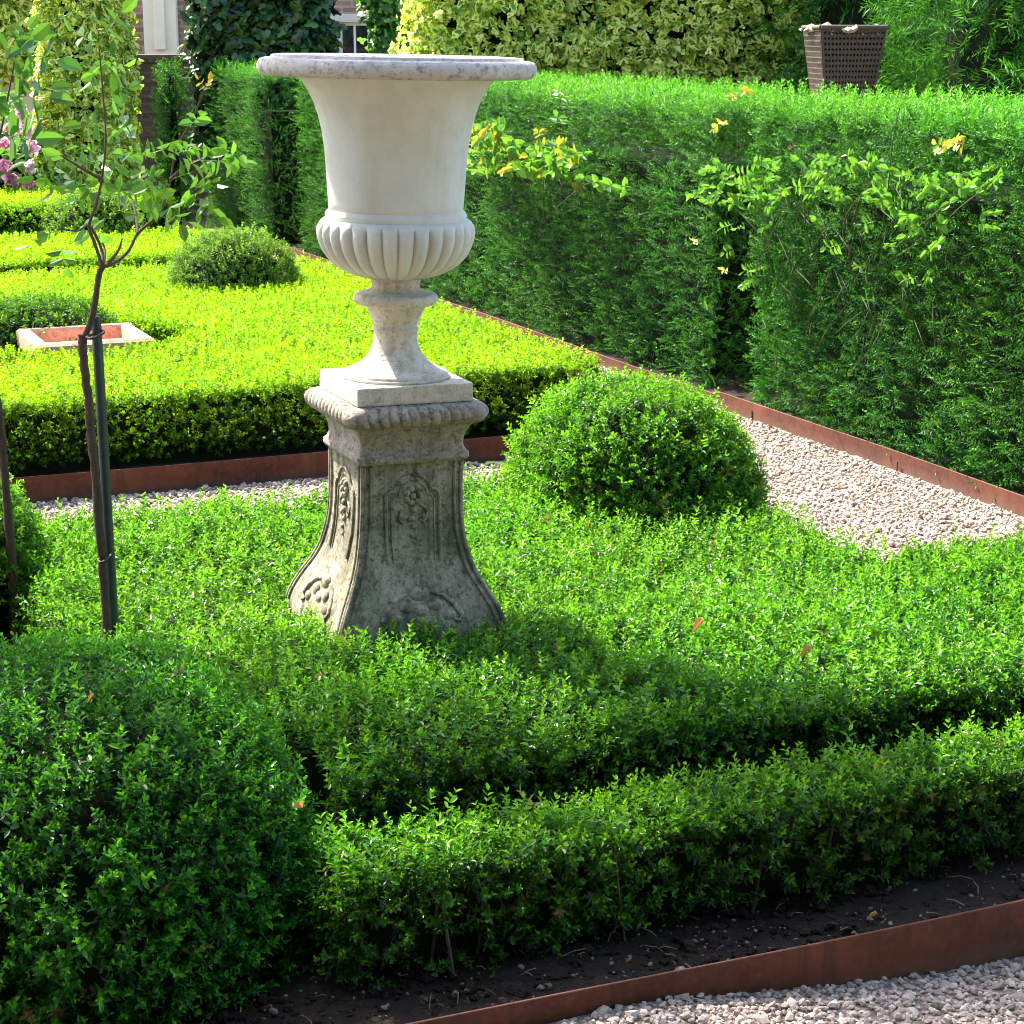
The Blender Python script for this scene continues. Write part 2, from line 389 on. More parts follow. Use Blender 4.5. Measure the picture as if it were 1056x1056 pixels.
def loose_sprig(n=6, L=.07, W=.04, H=.14):
    t = Tmpl()
    for i in range(n):
        q = i / n; l = L * r2.uniform(.7, 1.15); V, Q = leaf(l, l * W / L, .15, r2.uniform(0, .3))
        t.add(place_leaf(V, (r2.uniform(-.02, .02), r2.uniform(-.02, .02), q * H), i * 2.4 + r2.uniform(-.3, .3), r2.uniform(-.2, .9), r2.uniform(-.5, .5)), Q, min(1, .15 + .6 * q + r2.uniform(0, .2)), r2.uniform())
    return t.done()
T_box = [box_sprig(False) for _ in range(7)]
T_boxfar = [box_sprig(True, 5, .05, .024, .014) for _ in range(6)]
T_yew = [yew_sprig() for _ in range(7)]
T_ivy = [ivy_sprig(4, .095, .10) for _ in range(6)]
T_ivys = [ivy_sprig(5, .07, .07) for _ in range(6)]
T_rose = [pinnate() for _ in range(5)]
T_loose = [loose_sprig() for _ in range(5)]
T_droop = [yew_sprig(10, .26, .085, .009) for _ in range(5)]

def unit(a): return a / (np.linalg.norm(a, axis=-1, keepdims=True) + 1e-9)
def scatter(tm, P, A, scale=1.0, jit=.2, fresh=0.0, seed=None):
    """copies of sprig templates at P with axis A -> V, Q, attr"""
    n = len(P); A = unit(A); ref = unit(rng.normal(size=(n, 3))); X = unit(np.cross(A, ref)); Y = np.cross(A, X)
    sc = scale * rng.uniform(1 - jit, 1 + jit, n); which = rng.integers(0, len(tm), n)
    fr = np.broadcast_to(np.asarray(fresh, float), (n,)) + rng.normal(0, .10, n); rd = rng.uniform(0, 1, n)
    Vs, Qs, As, off = [], [], [], 0
    for k, (tv, tq, ta) in enumerate(tm):
        ix = np.where(which == k)[0]
        if not len(ix): continue
        R = np.stack([X[ix], Y[ix], A[ix]], 2) * sc[ix, None, None]
        V = np.einsum('kij,nj->kni', R, tv) + P[ix, None, :]
        a = np.repeat(ta[None], len(ix), 0).copy(); a[..., 0] = np.clip(a[..., 0] + fr[ix, None], 0, 1); a[..., 1] = (a[..., 1] + rd[ix, None]) % 1.0
        if tm is T_box: a[..., 2] = (rng.uniform(size=len(ix)) < .006)[:, None]
        m = len(tv); Q = tq[None] + (np.arange(len(ix)) * m)[:, None, None] + off
        Vs.append(V.reshape(-1, 3)); Qs.append(Q.reshape(-1, 4)); As.append(a.reshape(-1, 3)); off += len(ix) * m
    return np.concatenate(Vs), np.concatenate(Qs), np.concatenate(As)

def foliage(name, parts, mat, parent, core=None):
    """parts: list of scatter results; core (V, quads) dark twiggy inside, in the same mesh"""
    Vs, Qs, As, off, mi = [], [], [], 0, []
    for V, Q, A in parts:
        Vs.append(V); Qs.append(Q + off); As.append(A); off += len(V); mi.append(np.zeros(len(Q), int))
    if core is not None:
        V, Q = core; V = np.asarray(V, float); Q = np.asarray(Q)
        Vs.append(V); Qs.append(Q + off); As.append(np.zeros((len(V), 3))); mi.append(np.ones(len(Q), int))
    return raw_mesh(name, np.concatenate(Vs), [np.concatenate(Qs)], None, parent, np.concatenate(As), mats=[mat, M['core']], mi=np.concatenate(mi))

def box_points(hx, hy, z0, z1, dens, r=.05, faces='tfblr', topmul=1.0):
    """points and normals on a rounded box -hx..hx, -hy..hy, z0..z1. t top, f -y, b +y, l -x, r +x"""
    P, Nn = [], []
    for f in faces:
        if f == 't': n = int(4 * hx * hy * dens * topmul); p = np.stack([rng.uniform(-hx, hx, n), rng.uniform(-hy, hy, n), np.full(n, z1)], 1); nn = (0, 0, 1)
        elif f in 'fb': n = int(2 * hx * (z1 - z0) * dens); p = np.stack([rng.uniform(-hx, hx, n), np.full(n, -hy if f == 'f' else hy), rng.uniform(z0, z1, n)], 1); nn = (0, -1 if f == 'f' else 1, 0)
        else: n = int(2 * hy * (z1 - z0) * dens); p = np.stack([np.full(n, -hx if f == 'l' else hx), rng.uniform(-hy, hy, n), rng.uniform(z0, z1, n)], 1); nn = (-1 if f == 'l' else 1, 0, 0)
        P.append(p); Nn.append(np.tile(nn, (n, 1)))
    P = np.concatenate(P); Nn = np.concatenate(Nn).astype(float)
    lo = np.array([-hx + r, -hy + r, -9]); hi = np.array([hx - r, hy - r, z1 - r]); q = np.clip(P, lo, hi); d = P - q
    ln = np.linalg.norm(d, axis=1, keepdims=True); Nn = np.where(ln > 1e-6, d / (ln + 1e-9), Nn)
    P = np.where(ln > r, q + Nn * r, P)
    return P, Nn
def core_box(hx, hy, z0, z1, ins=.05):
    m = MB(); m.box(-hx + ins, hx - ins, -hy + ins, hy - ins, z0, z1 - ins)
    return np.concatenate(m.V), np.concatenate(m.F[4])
def axes(Nn, up=.5, rand=.5):
    return unit(Nn + np.array([0, 0, up]) + rng.normal(0, rand, Nn.shape))

# ------------------------------------------------------------------ ground
GR = MB(); GR.add([(-150, -60, 0), (150, -60, 0), (150, 200, 0), (-150, 200, 0)], [(0, 1, 2, 3)])
tag(GR.build('gravel_path', M['gravelbase']), 'pale pinkish gravel ground of the garden paths', 'gravel path', kind='structure')

def soil_sheet(name, s0, s1, t0, t1, z=.07, res=.06, amp=.014):
    ns, nt_ = max(2, int((s1 - s0) / res)), max(2, int((t1 - t0) / res))
    S, T = np.meshgrid(np.linspace(s0, s1, ns), np.linspace(t0, t1, nt_), indexing='ij')
    P = np.stack([S.ravel(), T.ravel(), np.zeros(S.size)], 1)
    P[:, 2] = z + amp * wav(P, 6) + amp * .6 * wav(P + 7, 21) + rng.normal(0, amp * .12, len(P))
    X = P[:, 0] * CT - P[:, 1] * ST; Y = P[:, 0] * ST + P[:, 1] * CT
    i, j = np.meshgrid(np.arange(ns - 1), np.arange(nt_ - 1), indexing='ij'); a = (i * nt_ + j).ravel()
    Q = np.stack([a, a + nt_, a + nt_ + 1, a + 1], 1)
    o = raw_mesh(name, np.stack([X, Y, P[:, 2]], 1), [Q], M['soil'], smooth=True)
    return tag(o, kind='structure')
S0, S1, SB, TA, TM, TB = -.35, 3.06, 3.85, 2.72, 4.42, 5.74          # the near bed inside its steel edging
soil_sheet('soil', S0 + .01, SB - .01, TA + .01, 3.4, .072, .018, .012)
soil_sheet('soil', S1 - .01, SB - .01, 3.4, TM - .01, .066, .08)
soil_sheet('soil', S0 + .01, S1 - .01, 3.4, TB - .01, .066, .08)
P2 = (-.7, 3.56, 7.12, 11.5)
soil_sheet('soil', P2[0] + .01, P2[1] - .01, P2[2] + .01, P2[3] - .01, .06, .12)
soil_sheet('soil', 4.36, 5.6, .5, 7.82, .04, .1); soil_sheet('soil', 4.36, 5.6, 7.83, 14.8, .03, .1)

def stones(s0, s1, t0, t1, dens, size, V, Tn, A, off, lift=None):
    n = int((s1 - s0) * (t1 - t0) * dens)
    ph = (1 + 5 ** .5) / 2
    iv = unit(np.array([(-1, ph, 0), (1, ph, 0), (-1, -ph, 0), (1, -ph, 0), (0, -1, ph), (0, 1, ph), (0, -1, -ph), (0, 1, -ph), (ph, 0, -1), (ph, 0, 1), (-ph, 0, -1), (-ph, 0, 1)], float))
    it = np.array([(0, 11, 5), (0, 5, 1), (0, 1, 7), (0, 7, 10), (0, 10, 11), (1, 5, 9), (5, 11, 4), (11, 10, 2), (10, 7, 6), (7, 1, 8), (3, 9, 4), (3, 4, 2), (3, 2, 6), (3, 6, 8), (3, 8, 9), (4, 9, 5), (2, 4, 11), (6, 2, 10), (8, 6, 7), (9, 8, 1)])
    s = rng.uniform(s0, s1, n); t = rng.uniform(t0, t1, n); r = size * rng.lognormal(0, .34, n)
    v = iv[None] * (1 + rng.normal(0, .16, (n, 12, 1)))
    Rm = unit(rng.normal(size=(n, 3, 3))); u = Rm[:, 0]; x = unit(np.cross(u, Rm[:, 1])); y = np.cross(u, x)
    v = np.einsum('kij,knj->kni', np.stack([x, y, u], 2) * np.array([1, .8, .62]), v); v[..., 2] *= .8
    v = v * r[:, None, None] + np.stack([s * CT - t * ST, s * ST + t * CT, r * .35 + rng.uniform(0, .006, n) + (0 if lift is None else lift(s, t))], 1)[:, None, :]
    V.append(v.reshape(-1, 3)); Tn.append((it[None] + (np.arange(n) * 12)[:, None, None]).reshape(-1, 3) + off)
    a = np.zeros((n, 12, 3)); a[..., 1] = rng.uniform(0, 1, n)[:, None]; A.append(a.reshape(-1, 3))
    return off + n * 12
V, Tn, A = [], [], []; off = 0
def heap(s, t):                                       # gravel kicked up against the steel
    return .062 * np.clip((2.15 - s) / .75, 0, 1) ** 1.2 * np.clip((t - 2.15) / .5, 0, 1) + .006 * np.sin(s * 5 + 1) * np.clip((t - 2.4) / .3, 0, 1)
off = stones(.6, 3.2, 1.95, 2.712, 11000, .0064, V, Tn, A, off, heap)
off = stones(3.08, 4.33, 4.44, 10.5, 7000, .0068, V, Tn, A, off)
off = stones(3.87, 4.33, 2.6, 4.44, 3000, .0105, V, Tn, A, off)
off = stones(-.6, 3.08, 5.76, 7.10, 6000, .0072, V, Tn, A, off)
tag(raw_mesh('gravel', np.concatenate(V), [np.concatenate(Tn)], M['stones'], attr=np.concatenate(A)), 'small pinkish white pebbles covering the paths', 'gravel', kind='stuff')

S, T = np.meshgrid(np.linspace(.3, 3.2, 80), np.linspace(1.9, 2.716, 30), indexing='ij'); S, T = S.ravel(), T.ravel()
i, j = np.meshgrid(np.arange(79), np.arange(29), indexing='ij'); aa = (i * 30 + j).ravel()
tag(raw_mesh('gravel_path', np.stack([S * CT - T * ST, S * ST + T * CT, heap(S, T) + .004], 1), [np.stack([aa, aa + 30, aa + 31, aa + 1], 1)], M['gravelbase'], smooth=True), kind='structure')
# crumbs of bark, dry bits and pale chips on the soil strip in front of the low hedge
V, Tn, A = [], [], []; off = 0
off = stones(.55, 3.7, 2.74, 3.05, 620, .0036, V, Tn, A, off)
off = stones(.55, 3.7, 2.74, 3.05, 26, .0085, V, Tn, A, off)
lit = np.concatenate(V); lit[:, 2] += .074
lm = MB(); lm.add(lit, np.concatenate(Tn))
for _ in range(85):
    s, t = rng.uniform(.6, 3.3), rng.uniform(2.74, 3.04); a = rng.uniform(0, 6.28); l = rng.uniform(.01, .055); z = .082 + rng.uniform(0, .01)
    p = G(s, t, z); q = G(s + math.cos(a) * l, t + math.sin(a) * l, z + rng.uniform(-.004, .012)); mid = (p + q) / 2 + Vector((rng.uniform(-.005, .005), rng.uniform(-.005, .005), .003))
    lm.tube([p, mid, q], rng.uniform(.0004, .0012), 4, False)
tag(lm.build('plant_litter', M['litter']), 'pale chips, twigs and dry bits strewn over the dark soil', 'plant litter', kind='stuff')
V, Tn, A = [], [], []; off = 0
off = stones(.3, 3.8, 2.735, 3.1, 3200, .0055, V, Tn, A, off)
off = stones(.3, 3.8, 2.735, 3.1, 420, .011, V, Tn, A, off)
cl = np.concatenate(V); cl[:, 2] += .068
tag(raw_mesh('soil_crumbs', cl, [np.concatenate(Tn)], M['soil']), 'dark crumbs and clods of soil in the near bed', 'soil crumbs', kind='stuff')

# ------------------------------------------------------------------ steel edging
def edging(label, s0, t0, s1, t1, h=.118, th=.006):
    L = math.hypot(s1 - s0, t1 - t0); a = math.atan2(t1 - t0, s1 - s0)
    r = thing('steel_edging', label, 'garden edging', G(s0, t0), TH + a, 'rusty steel edging strips')
    m = MB(); n = max(2, int(L / .25)); x = np.linspace(0, L, n + 1)
    wob = .004 * np.sin(x * 2.3 + s0) + .002 * np.sin(x * 5.1); hz = h + .002 * np.sin(x * 1.7)
    b = .0012
    prof = [(-th / 2, 0, 0), (-th / 2, 1, -b), (-th / 2 + b, 1, 0), (th / 2 - b, 1, 0), (th / 2, 1, -b), (th / 2, 0, 0)]
    V = [(x[i], wob[i] + p[0], (hz[i] + p[2]) if p[1] else -.03) for i in range(n + 1) for p in prof]
    k = len(prof)
    m.add(V, [(i * k + j, (i + 1) * k + j, (i + 1) * k + j + 1, i * k + j + 1) for i in range(n) for j in range(k - 1)])
    m.add(V[:k], [tuple(range(k))]); m.add(V[-k:], [tuple(range(k))[::-1]])
    m.build('strip', M['rust'], r)
    for xx in np.arange(.35, L, 1.15):
        pg = MB(); pg.tube([(xx, -th / 2 - .0035, -.03), (xx, -th / 2 - .0035, h * .55)], .0032, 6); pg.build('peg', M['rust'], r)
    return r
edging('dark rusty steel edging along the front of the near bed beside the soil strip', S0, TA, SB, TA)
edging('rusty steel edging at the yew side end of the near bed', SB, TA + .006, SB, TM)
edging('rusty steel edging behind the right hand wing of the near bed', SB - .006, TM, S1, TM)
edging('rusty steel edging beside the fresh green dome, facing the gravel', S1, TM + .006, S1, TB)
edging('rusty steel edging behind the near bed, hidden by its box hedge', S1 - .006, TB, S0, TB)
edging('orange brown steel edging below the front face of the sunlit low hedge', P2[0], P2[2], P2[1], P2[2], .104)
edging('rusty steel edging on the path side of the sunlit low hedge', P2[1], P2[2] + .006, P2[1], P2[3])
edging('rusty steel edging at the foot of the nearest yew hedge block by the gravel', 4.35, 7.82, 4.35, .5, .078)
edging('rusty steel edging at the foot of the long yew hedge behind the urn', 4.35, 14.8, 4.35, 7.83, .06)

# ------------------------------------------------------------------ yew hedges
def yew(label, s0, s1, t0, t1, h, dens=1000, faces='tfblr', up=.35, sc=1.0):
    hx, hy = (s1 - s0) / 2, (t1 - t0) / 2
    r = thing('yew_hedge', label, 'hedge', G((s0 + s1) / 2, (t0 + t1) / 2), TH, 'clipped yew hedges')
    P, Nn = box_points(hx, hy, .03, h, dens, .07, faces)
    wob = .035 * wav(P, 1.6)[:, None] + .022 * wav(P, 6)[:, None] + .020 * wav(P * np.array([1, 1, 1.6]) + 5, 16)[:, None]
    P = P + Nn * (wob + rng.uniform(-.06, .012, (len(P), 1)) - .03)
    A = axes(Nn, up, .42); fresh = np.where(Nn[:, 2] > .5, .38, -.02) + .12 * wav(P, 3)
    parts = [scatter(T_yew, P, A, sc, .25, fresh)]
    # longer new shoots along the top
    n = int(4 * hx * hy * 260); Pt = np.stack([rng.uniform(-hx, hx, n), rng.uniform(-hy, hy, n), np.full(n, h - .02)], 1)
    parts.append(scatter(T_yew, Pt, axes(np.tile((0, 0, 1.), (n, 1)), .3, .3), sc * 1.25, .3, .45))
    return foliage('foliage', parts, M['yew'], r, core_box(hx, hy - .16, .03, h - .14, .16))
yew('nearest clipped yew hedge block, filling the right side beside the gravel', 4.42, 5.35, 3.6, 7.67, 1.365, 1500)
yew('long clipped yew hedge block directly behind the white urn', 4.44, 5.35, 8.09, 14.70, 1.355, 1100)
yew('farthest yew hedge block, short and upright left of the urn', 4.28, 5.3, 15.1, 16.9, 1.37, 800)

# ------------------------------------------------------------------ box hedges and domes
def boxhedge(name, label, s0, s1, t0, t1, z0, z1, dens, tm, mat, faces='tfblr', r=.05, amp=.02, keep=None, ins=.06, fresh=0., shoots=60, core=None, extra=None, sc=1.0, core_z0=.05, side=-.15):
    hx, hy = (s1 - s0) / 2, (t1 - t0) / 2; cs, ct = (s0 + s1) / 2, (t0 + t1) / 2
    root = thing(name, label, 'hedge', G(cs, ct), TH, 'clipped box hedges')
    P, Nn = box_points(hx, hy, z0, z1, dens, r, faces)
    if keep is not None: k = keep(P[:, 0] + cs, P[:, 1] + ct, P[:, 2]); P, Nn = P[k], Nn[k]
    Q = P + np.array([cs, ct, 0])
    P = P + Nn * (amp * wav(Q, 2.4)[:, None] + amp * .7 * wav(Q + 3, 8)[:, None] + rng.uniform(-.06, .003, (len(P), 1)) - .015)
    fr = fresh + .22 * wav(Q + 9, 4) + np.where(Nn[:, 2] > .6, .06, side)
    parts = [scatter(tm, P, axes(Nn, .45, .5), sc, .25, fr)]
    n = int(4 * hx * hy * shoots)
    if n:
        Pt = np.stack([rng.uniform(-hx, hx, n), rng.uniform(-hy, hy, n), np.full(n, z1 - .01)], 1)
        if keep is not None: Pt = Pt[keep(Pt[:, 0] + cs, Pt[:, 1] + ct, Pt[:, 2])]
        Pt[:, 2] += amp * wav(Pt + np.array([cs, ct, 0]), 2.4)
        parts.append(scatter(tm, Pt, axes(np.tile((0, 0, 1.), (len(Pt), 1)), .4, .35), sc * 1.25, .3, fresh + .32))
    if extra: parts += extra(cs, ct)
    foliage('foliage', parts, mat, root, core if core is not None else core_box(hx, hy, core_z0, z1, ins)); return root

def dome(label, s, t, rx, ry, z0, zt, dens, tm, mat, fresh=0., name='box_dome', amp=.02, sc=1.0, group='clipped box domes', flat=1.0, shoots=.05):
    root = thing(name, label, 'shrub', G(s, t), TH, group); h = zt - z0
    n = int(2 * PI * ((rx * ry + rx * h + ry * h) / 3) * dens)
    d = unit(rng.normal(size=(n, 3))); d[:, 2] = np.abs(d[:, 2]) * 1.0 - .12 * (rng.uniform(size=n) < .3); d = unit(d)
    e = np.sign(d) * np.abs(d) ** flat; e = e / (np.sum(np.abs(e) ** 2.4, 1, keepdims=True) ** (1 / 2.4))
    P = e * np.array([rx, ry, h]); Nn = unit(d / np.array([rx, ry, h])); P[:, 2] += z0
    Q = P + np.array([s, t, 0])
    P = P + Nn * (amp * wav(Q, 4)[:, None] + amp * .8 * wav(Q + 5, 11)[:, None] + rng.uniform(-.05, .0, (n, 1)) - .012); P[:, 2] = np.maximum(P[:, 2], .05)
    parts = [scatter(tm, P, axes(Nn, .4, .5), sc, .25, fresh + .14 * wav(Q + 2, 6))]
    ix = rng.uniform(size=n) < shoots
    parts.append(scatter(tm, P[ix] + Nn[ix] * .012, axes(Nn[ix], .6, .35), sc * 1.2, .3, fresh + .35))
    m = MB(); m.lathe([(1e-3, z0 + (h - .06) * 1.0)] + [(math.cos(a) , z0 + (h - .06) * math.sin(a)) for a in (1.3, 1.0, .7, .4, .1)] + [(.98, .03), (.001, .03)], 24)
    V = np.concatenate(m.V); V[:, 0] *= rx - .06; V[:, 1] *= ry - .06
    foliage('foliage', parts, mat, root, (V, np.concatenate(m.F[4]))); return root

PS, PT = 1.515, 4.235                                # pedestal centre on the garden grid
def not_ped(s, t, z): return (((s - .50) / .55) ** 2 + ((t - 3.44) / .57) ** 2 > 1) & ~((np.abs(s - PS) < .20) & (np.abs(t - PT) < .20))
# border hedge in front, with bare stems showing at its foot
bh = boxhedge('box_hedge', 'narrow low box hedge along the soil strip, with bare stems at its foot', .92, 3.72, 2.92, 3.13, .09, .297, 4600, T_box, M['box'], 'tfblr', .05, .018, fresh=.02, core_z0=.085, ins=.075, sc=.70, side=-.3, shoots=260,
    keep=lambda s, t, z: (z > .215) | (rng.uniform(size=len(z)) < .48 + .5 * np.clip(wav(np.stack([s, t, z], 1), 5) + .2, 0, 1)))
for i in range(46):
    x = rng.uniform(-1.36, 1.36); y = rng.uniform(-.098, .0); m = MB(); lean = rng.normal(0, .028)
    m.tube([(x, y, .05), (x + lean * .5, y - .003, .15), (x + lean, y + rng.uniform(-.01, .01), .27)], np.array([.0036, .003, .002]) * rng.uniform(.6, 1.2), 6); m.build('stem', M['stem'], bh)
def wing(cs, ct):
    P, Nn = box_points(.42, .52, .10, .345, 3900, .09, 'tfbr'); P[:, 0] += 3.32; P[:, 1] += 3.80
    P += Nn * (.03 * wav(P, 2.4)[:, None] + .02 * wav(P + 3, 8)[:, None] + rng.uniform(-.055, 0, (len(P), 1)) - .015)
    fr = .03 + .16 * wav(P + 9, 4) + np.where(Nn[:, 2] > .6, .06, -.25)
    i_ = (rng.uniform(size=len(P)) < .05) & (Nn[:, 2] > .9); P2_ = P - np.array([cs, ct, 0])
    return [scatter(T_box, P2_, axes(Nn, .45, .5), .7, .25, fr), scatter(T_box, P2_[i_] + np.array([0, 0, .03]), axes(Nn[i_], .4, .35), .9, .3, .36)]
m = MB(); m.box(1.10, 2.9, 3.34, 5.46, .05, .27); m.box(.78, 1.10, 4.05, 5.46, .05, .269); m.box(2.9, 3.68, 3.34, 4.26, .05, .268); V = np.concatenate(m.V) - np.array([1.82, 4.40, 0])
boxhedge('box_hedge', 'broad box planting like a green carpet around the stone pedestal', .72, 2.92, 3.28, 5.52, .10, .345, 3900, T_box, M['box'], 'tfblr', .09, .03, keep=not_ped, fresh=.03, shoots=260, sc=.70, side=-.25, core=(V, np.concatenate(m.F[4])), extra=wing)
dome('large dark box dome in the near corner beside the soil strip', .50, 3.44, .525, .54, .07, .585, 5000, T_box, M['box_deep'], -.04, amp=.022, flat=.85, sc=.70)
dome('fresh green box dome beside the gravel, behind and to the right of the pedestal', 2.63, 5.24, .385, .39, .22, .66, 4000, T_box, M['box'], .12, amp=.02, flat=.9, sc=.72)
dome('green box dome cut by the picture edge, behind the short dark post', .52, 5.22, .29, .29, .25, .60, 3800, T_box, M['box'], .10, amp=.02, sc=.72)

# the sunlit box parterre beyond the cross path, with a round well for the terracotta planter
WS, WT, WR = 1.60, 8.86, .52
def not_well(s, t, z): return (s - WS) ** 2 + (t - WT) ** 2 > WR ** 2
def well(cs, ct):
    n = 1900; a = rng.uniform(0, 2 * PI, n); z = rng.uniform(.08, .35, n)
    P = np.stack([WS - cs + (WR + .02) * np.cos(a), WT - ct + (WR + .02) * np.sin(a), z], 1); Nn = np.stack([-np.cos(a), -np.sin(a), np.zeros(n)], 1)
    return [scatter(T_boxfar, P - Nn * rng.uniform(0, .04, (n, 1)), axes(Nn, .4, .5), 1, .25, -.1)]
a0, a1, b0, b1 = P2[0] + .1, P2[1] - .06, P2[2] + .14, P2[3] - .15
cs, ct = (a0 + a1) / 2, (b0 + b1) / 2
n1, n2 = 90, 70
S, T = np.meshgrid(np.linspace(a0 + .07, a1 - .07, n1), np.linspace(b0 + .07, b1 - .07, n2), indexing='ij')
Z = np.where((S - WS) ** 2 + (T - WT) ** 2 < (WR + .06) ** 2, .08, .30); Z[0, :] = Z[-1, :] = .05; Z[:, 0] = Z[:, -1] = .05
i, j = np.meshgrid(np.arange(n1 - 1), np.arange(n2 - 1), indexing='ij'); aa = (i * n2 + j).ravel()
p2core = (np.stack([S.ravel() - cs, T.ravel() - ct, Z.ravel()], 1), np.stack([aa, aa + n2, aa + n2 + 1, aa + 1], 1))
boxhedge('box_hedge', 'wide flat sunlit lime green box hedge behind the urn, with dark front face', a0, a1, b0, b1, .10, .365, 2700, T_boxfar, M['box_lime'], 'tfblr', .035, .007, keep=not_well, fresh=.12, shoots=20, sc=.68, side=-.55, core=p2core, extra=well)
dome('rounded box dome rising from the far corner of the sunlit lime hedge', 2.77, 10.45, .36, .34, .28, .64, 2600, T_boxfar, M['box_olive'], .02, amp=.015, sc=.75)
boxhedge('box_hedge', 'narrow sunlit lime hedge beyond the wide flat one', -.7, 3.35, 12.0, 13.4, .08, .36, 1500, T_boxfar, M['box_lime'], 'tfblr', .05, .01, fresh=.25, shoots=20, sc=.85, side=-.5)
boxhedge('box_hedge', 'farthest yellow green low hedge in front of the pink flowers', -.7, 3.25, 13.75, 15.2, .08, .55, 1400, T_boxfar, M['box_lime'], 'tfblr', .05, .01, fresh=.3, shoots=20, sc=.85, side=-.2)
dome('loose olive green mound between the two farthest lime hedges', 2.62, 13.62, .36, .34, .2, .63, 1300, T_boxfar, M['box_olive'], .2, amp=.03, name='box_mound', sc=1.1)

dome('dark green clump of box rising behind the terracotta planter', 1.50, 9.22, .42, .30, .10, .50, 2300, T_boxfar, M['box'], -.15, amp=.02, sc=.75)
# ------------------------------------------------------------------ terracotta planter
pl = thing('terracotta_planter', 'square terracotta planter sunk in a round well of the lime hedge', 'planter', G(1.62, 8.75, -.035), TH)
m = MB()
def sqring(h, z): return [(-h, -h, z), (h, -h, z), (h, h, z), (-h, h, z)]
pr = [(.20, .05), (.235, .33), (.262, .335), (.265, .40), (.25, .412), (.212, .412), (.205, .40), (.195, .26)]
V = [v for h, z in pr for v in sqring(h, z)]
m.add(V, [(i * 4 + j, i * 4 + (j + 1) % 4, (i + 1) * 4 + (j + 1) % 4, (i + 1) * 4 + j) for i in range(len(pr) - 1) for j in range(4)])
m.build('pot', M['terra'], pl)
m = MB(); m.add(sqring(.2, .30), [(0, 1, 2, 3)]); m.build('compost', M['terra'], pl)

# ------------------------------------------------------------------ the urn
URN = G(PS, PT)
LEAN = .019
URN.x -= 1.62 * LEAN
LEANROT = (Matrix.Rotation(LEAN, 3, 'Y') @ Matrix.Rotation(TH, 3, 'Z')).to_euler()
urn = thing('garden_urn', 'large white stone urn with flaring bowl and ribbed base, on the carved pedestal', 'urn', (URN.x + .873 * LEAN, URN.y, .873), TH); urn.rotation_euler = LEANROT
Z0 = .873
def prof(p): return [(r, z - Z0) for r, z in p]
bowl = [(.052, 1.150), (.060, 1.146)]
m = MB()
m.lathe(prof([(.150, 1.298), (.1545, 1.302), (.1555, 1.32), (.158, 1.36), (.1605, 1.40), (.1640, 1.44), (.169, 1.475), (.177, 1.51), (.187, 1.54), (.199, 1.565), (.212, 1.585), (.226, 1.600), (.235, 1.606)]), 128)
m.build('bowl', M['urn'], urn, True)
m = MB()
def rimf(r, z, a): return r * (1 + .006 * np.sin(a * 9 + 1) * np.sin(a * 4) + .004 * np.sin(a * 31)) if r > .27 else np.full(a.shape, r)
m.lathe(prof([(.228, 1.603), (.262, 1.604), (.288, 1.600), (.302, 1.600), (.311, 1.606), (.315, 1.615), (.314, 1.626), (.308, 1.636), (.297, 1.639), (.284, 1.640), (.282, 1.645), (.268, 1.6465), (.258, 1.643), (.244, 1.632), (.208, 1.585), (.174, 1.54), (.158, 1.50)]), 144, rimf)
m.build('rim', M['rim'], urn, True)
m = MB(); m.lathe(prof([(.160, 1.505), (.0005, 1.51)]), 48); m.build('soil', M['soil'], urn)
m = MB(); NL = 30
def lobes(r, z, a):
    zz = z + Z0
    k = min(1, max(0, (1.274 - zz) / .012)) ; amp = .011 * k * (.35 + .65 * min(1, r / .16))
    return r - amp + amp * 1.25 * np.abs(np.sin(a * NL / 2)) ** .55
m.lathe(prof([(.1545, 1.303), (.161, 1.297), (.1635, 1.291), (.161, 1.285), (.1625, 1.282)]), 128); m.build('moulding', M['urn'], urn, True)
m = MB()
m.lathe(prof([(.150, 1.284), (.166, 1.282), (.173, 1.277), (.1775, 1.270), (.180, 1.260), (.1805, 1.249), (.178, 1.235), (.173, 1.220), (.166, 1.206), (.156, 1.192), (.143, 1.179), (.126, 1.167), (.105, 1.157), (.082, 1.150), (.060, 1.146), (.05, 1.145)]), NL * 14, lobes)
m.build('gadroon', M['urn'], urn, True)
m = MB()
m.lathe(prof([(.057, 1.150), (.058, 1.140), (.056, 1.132), (.0565, 1.122), (.062, 1.119), (.066, 1.115), (.085, 1.1125), (.094, 1.109), (.098, 1.103), (.0985, 1.097), (.096, 1.0905), (.090, 1.086), (.074, 1.083), (.068, 1.077), (.063, 1.066), (.057, 1.052), (.0525, 1.040), (.0505, 1.033), (.0525, 1.031), (.0545, 1.027), (.0525, 1.023), (.0505, 1.021), (.0505, 1.012), (.0515, 1.0), (.055, .985), (.063, .968), (.076, .953), (.095, .940), (.112, .932), (.121, .929), (.1225, .9265), (.1225, .9235), (.1265, .9225), (.129, .919), (.128, .9155), (.12, .913)]), 96)
m.build('foot', M['urnfoot'], urn, True)
m = MB(); m.box(-.141, .141, -.141, .141, .0, .0425, .003); m.build('plinth', M['urnfoot'], urn)

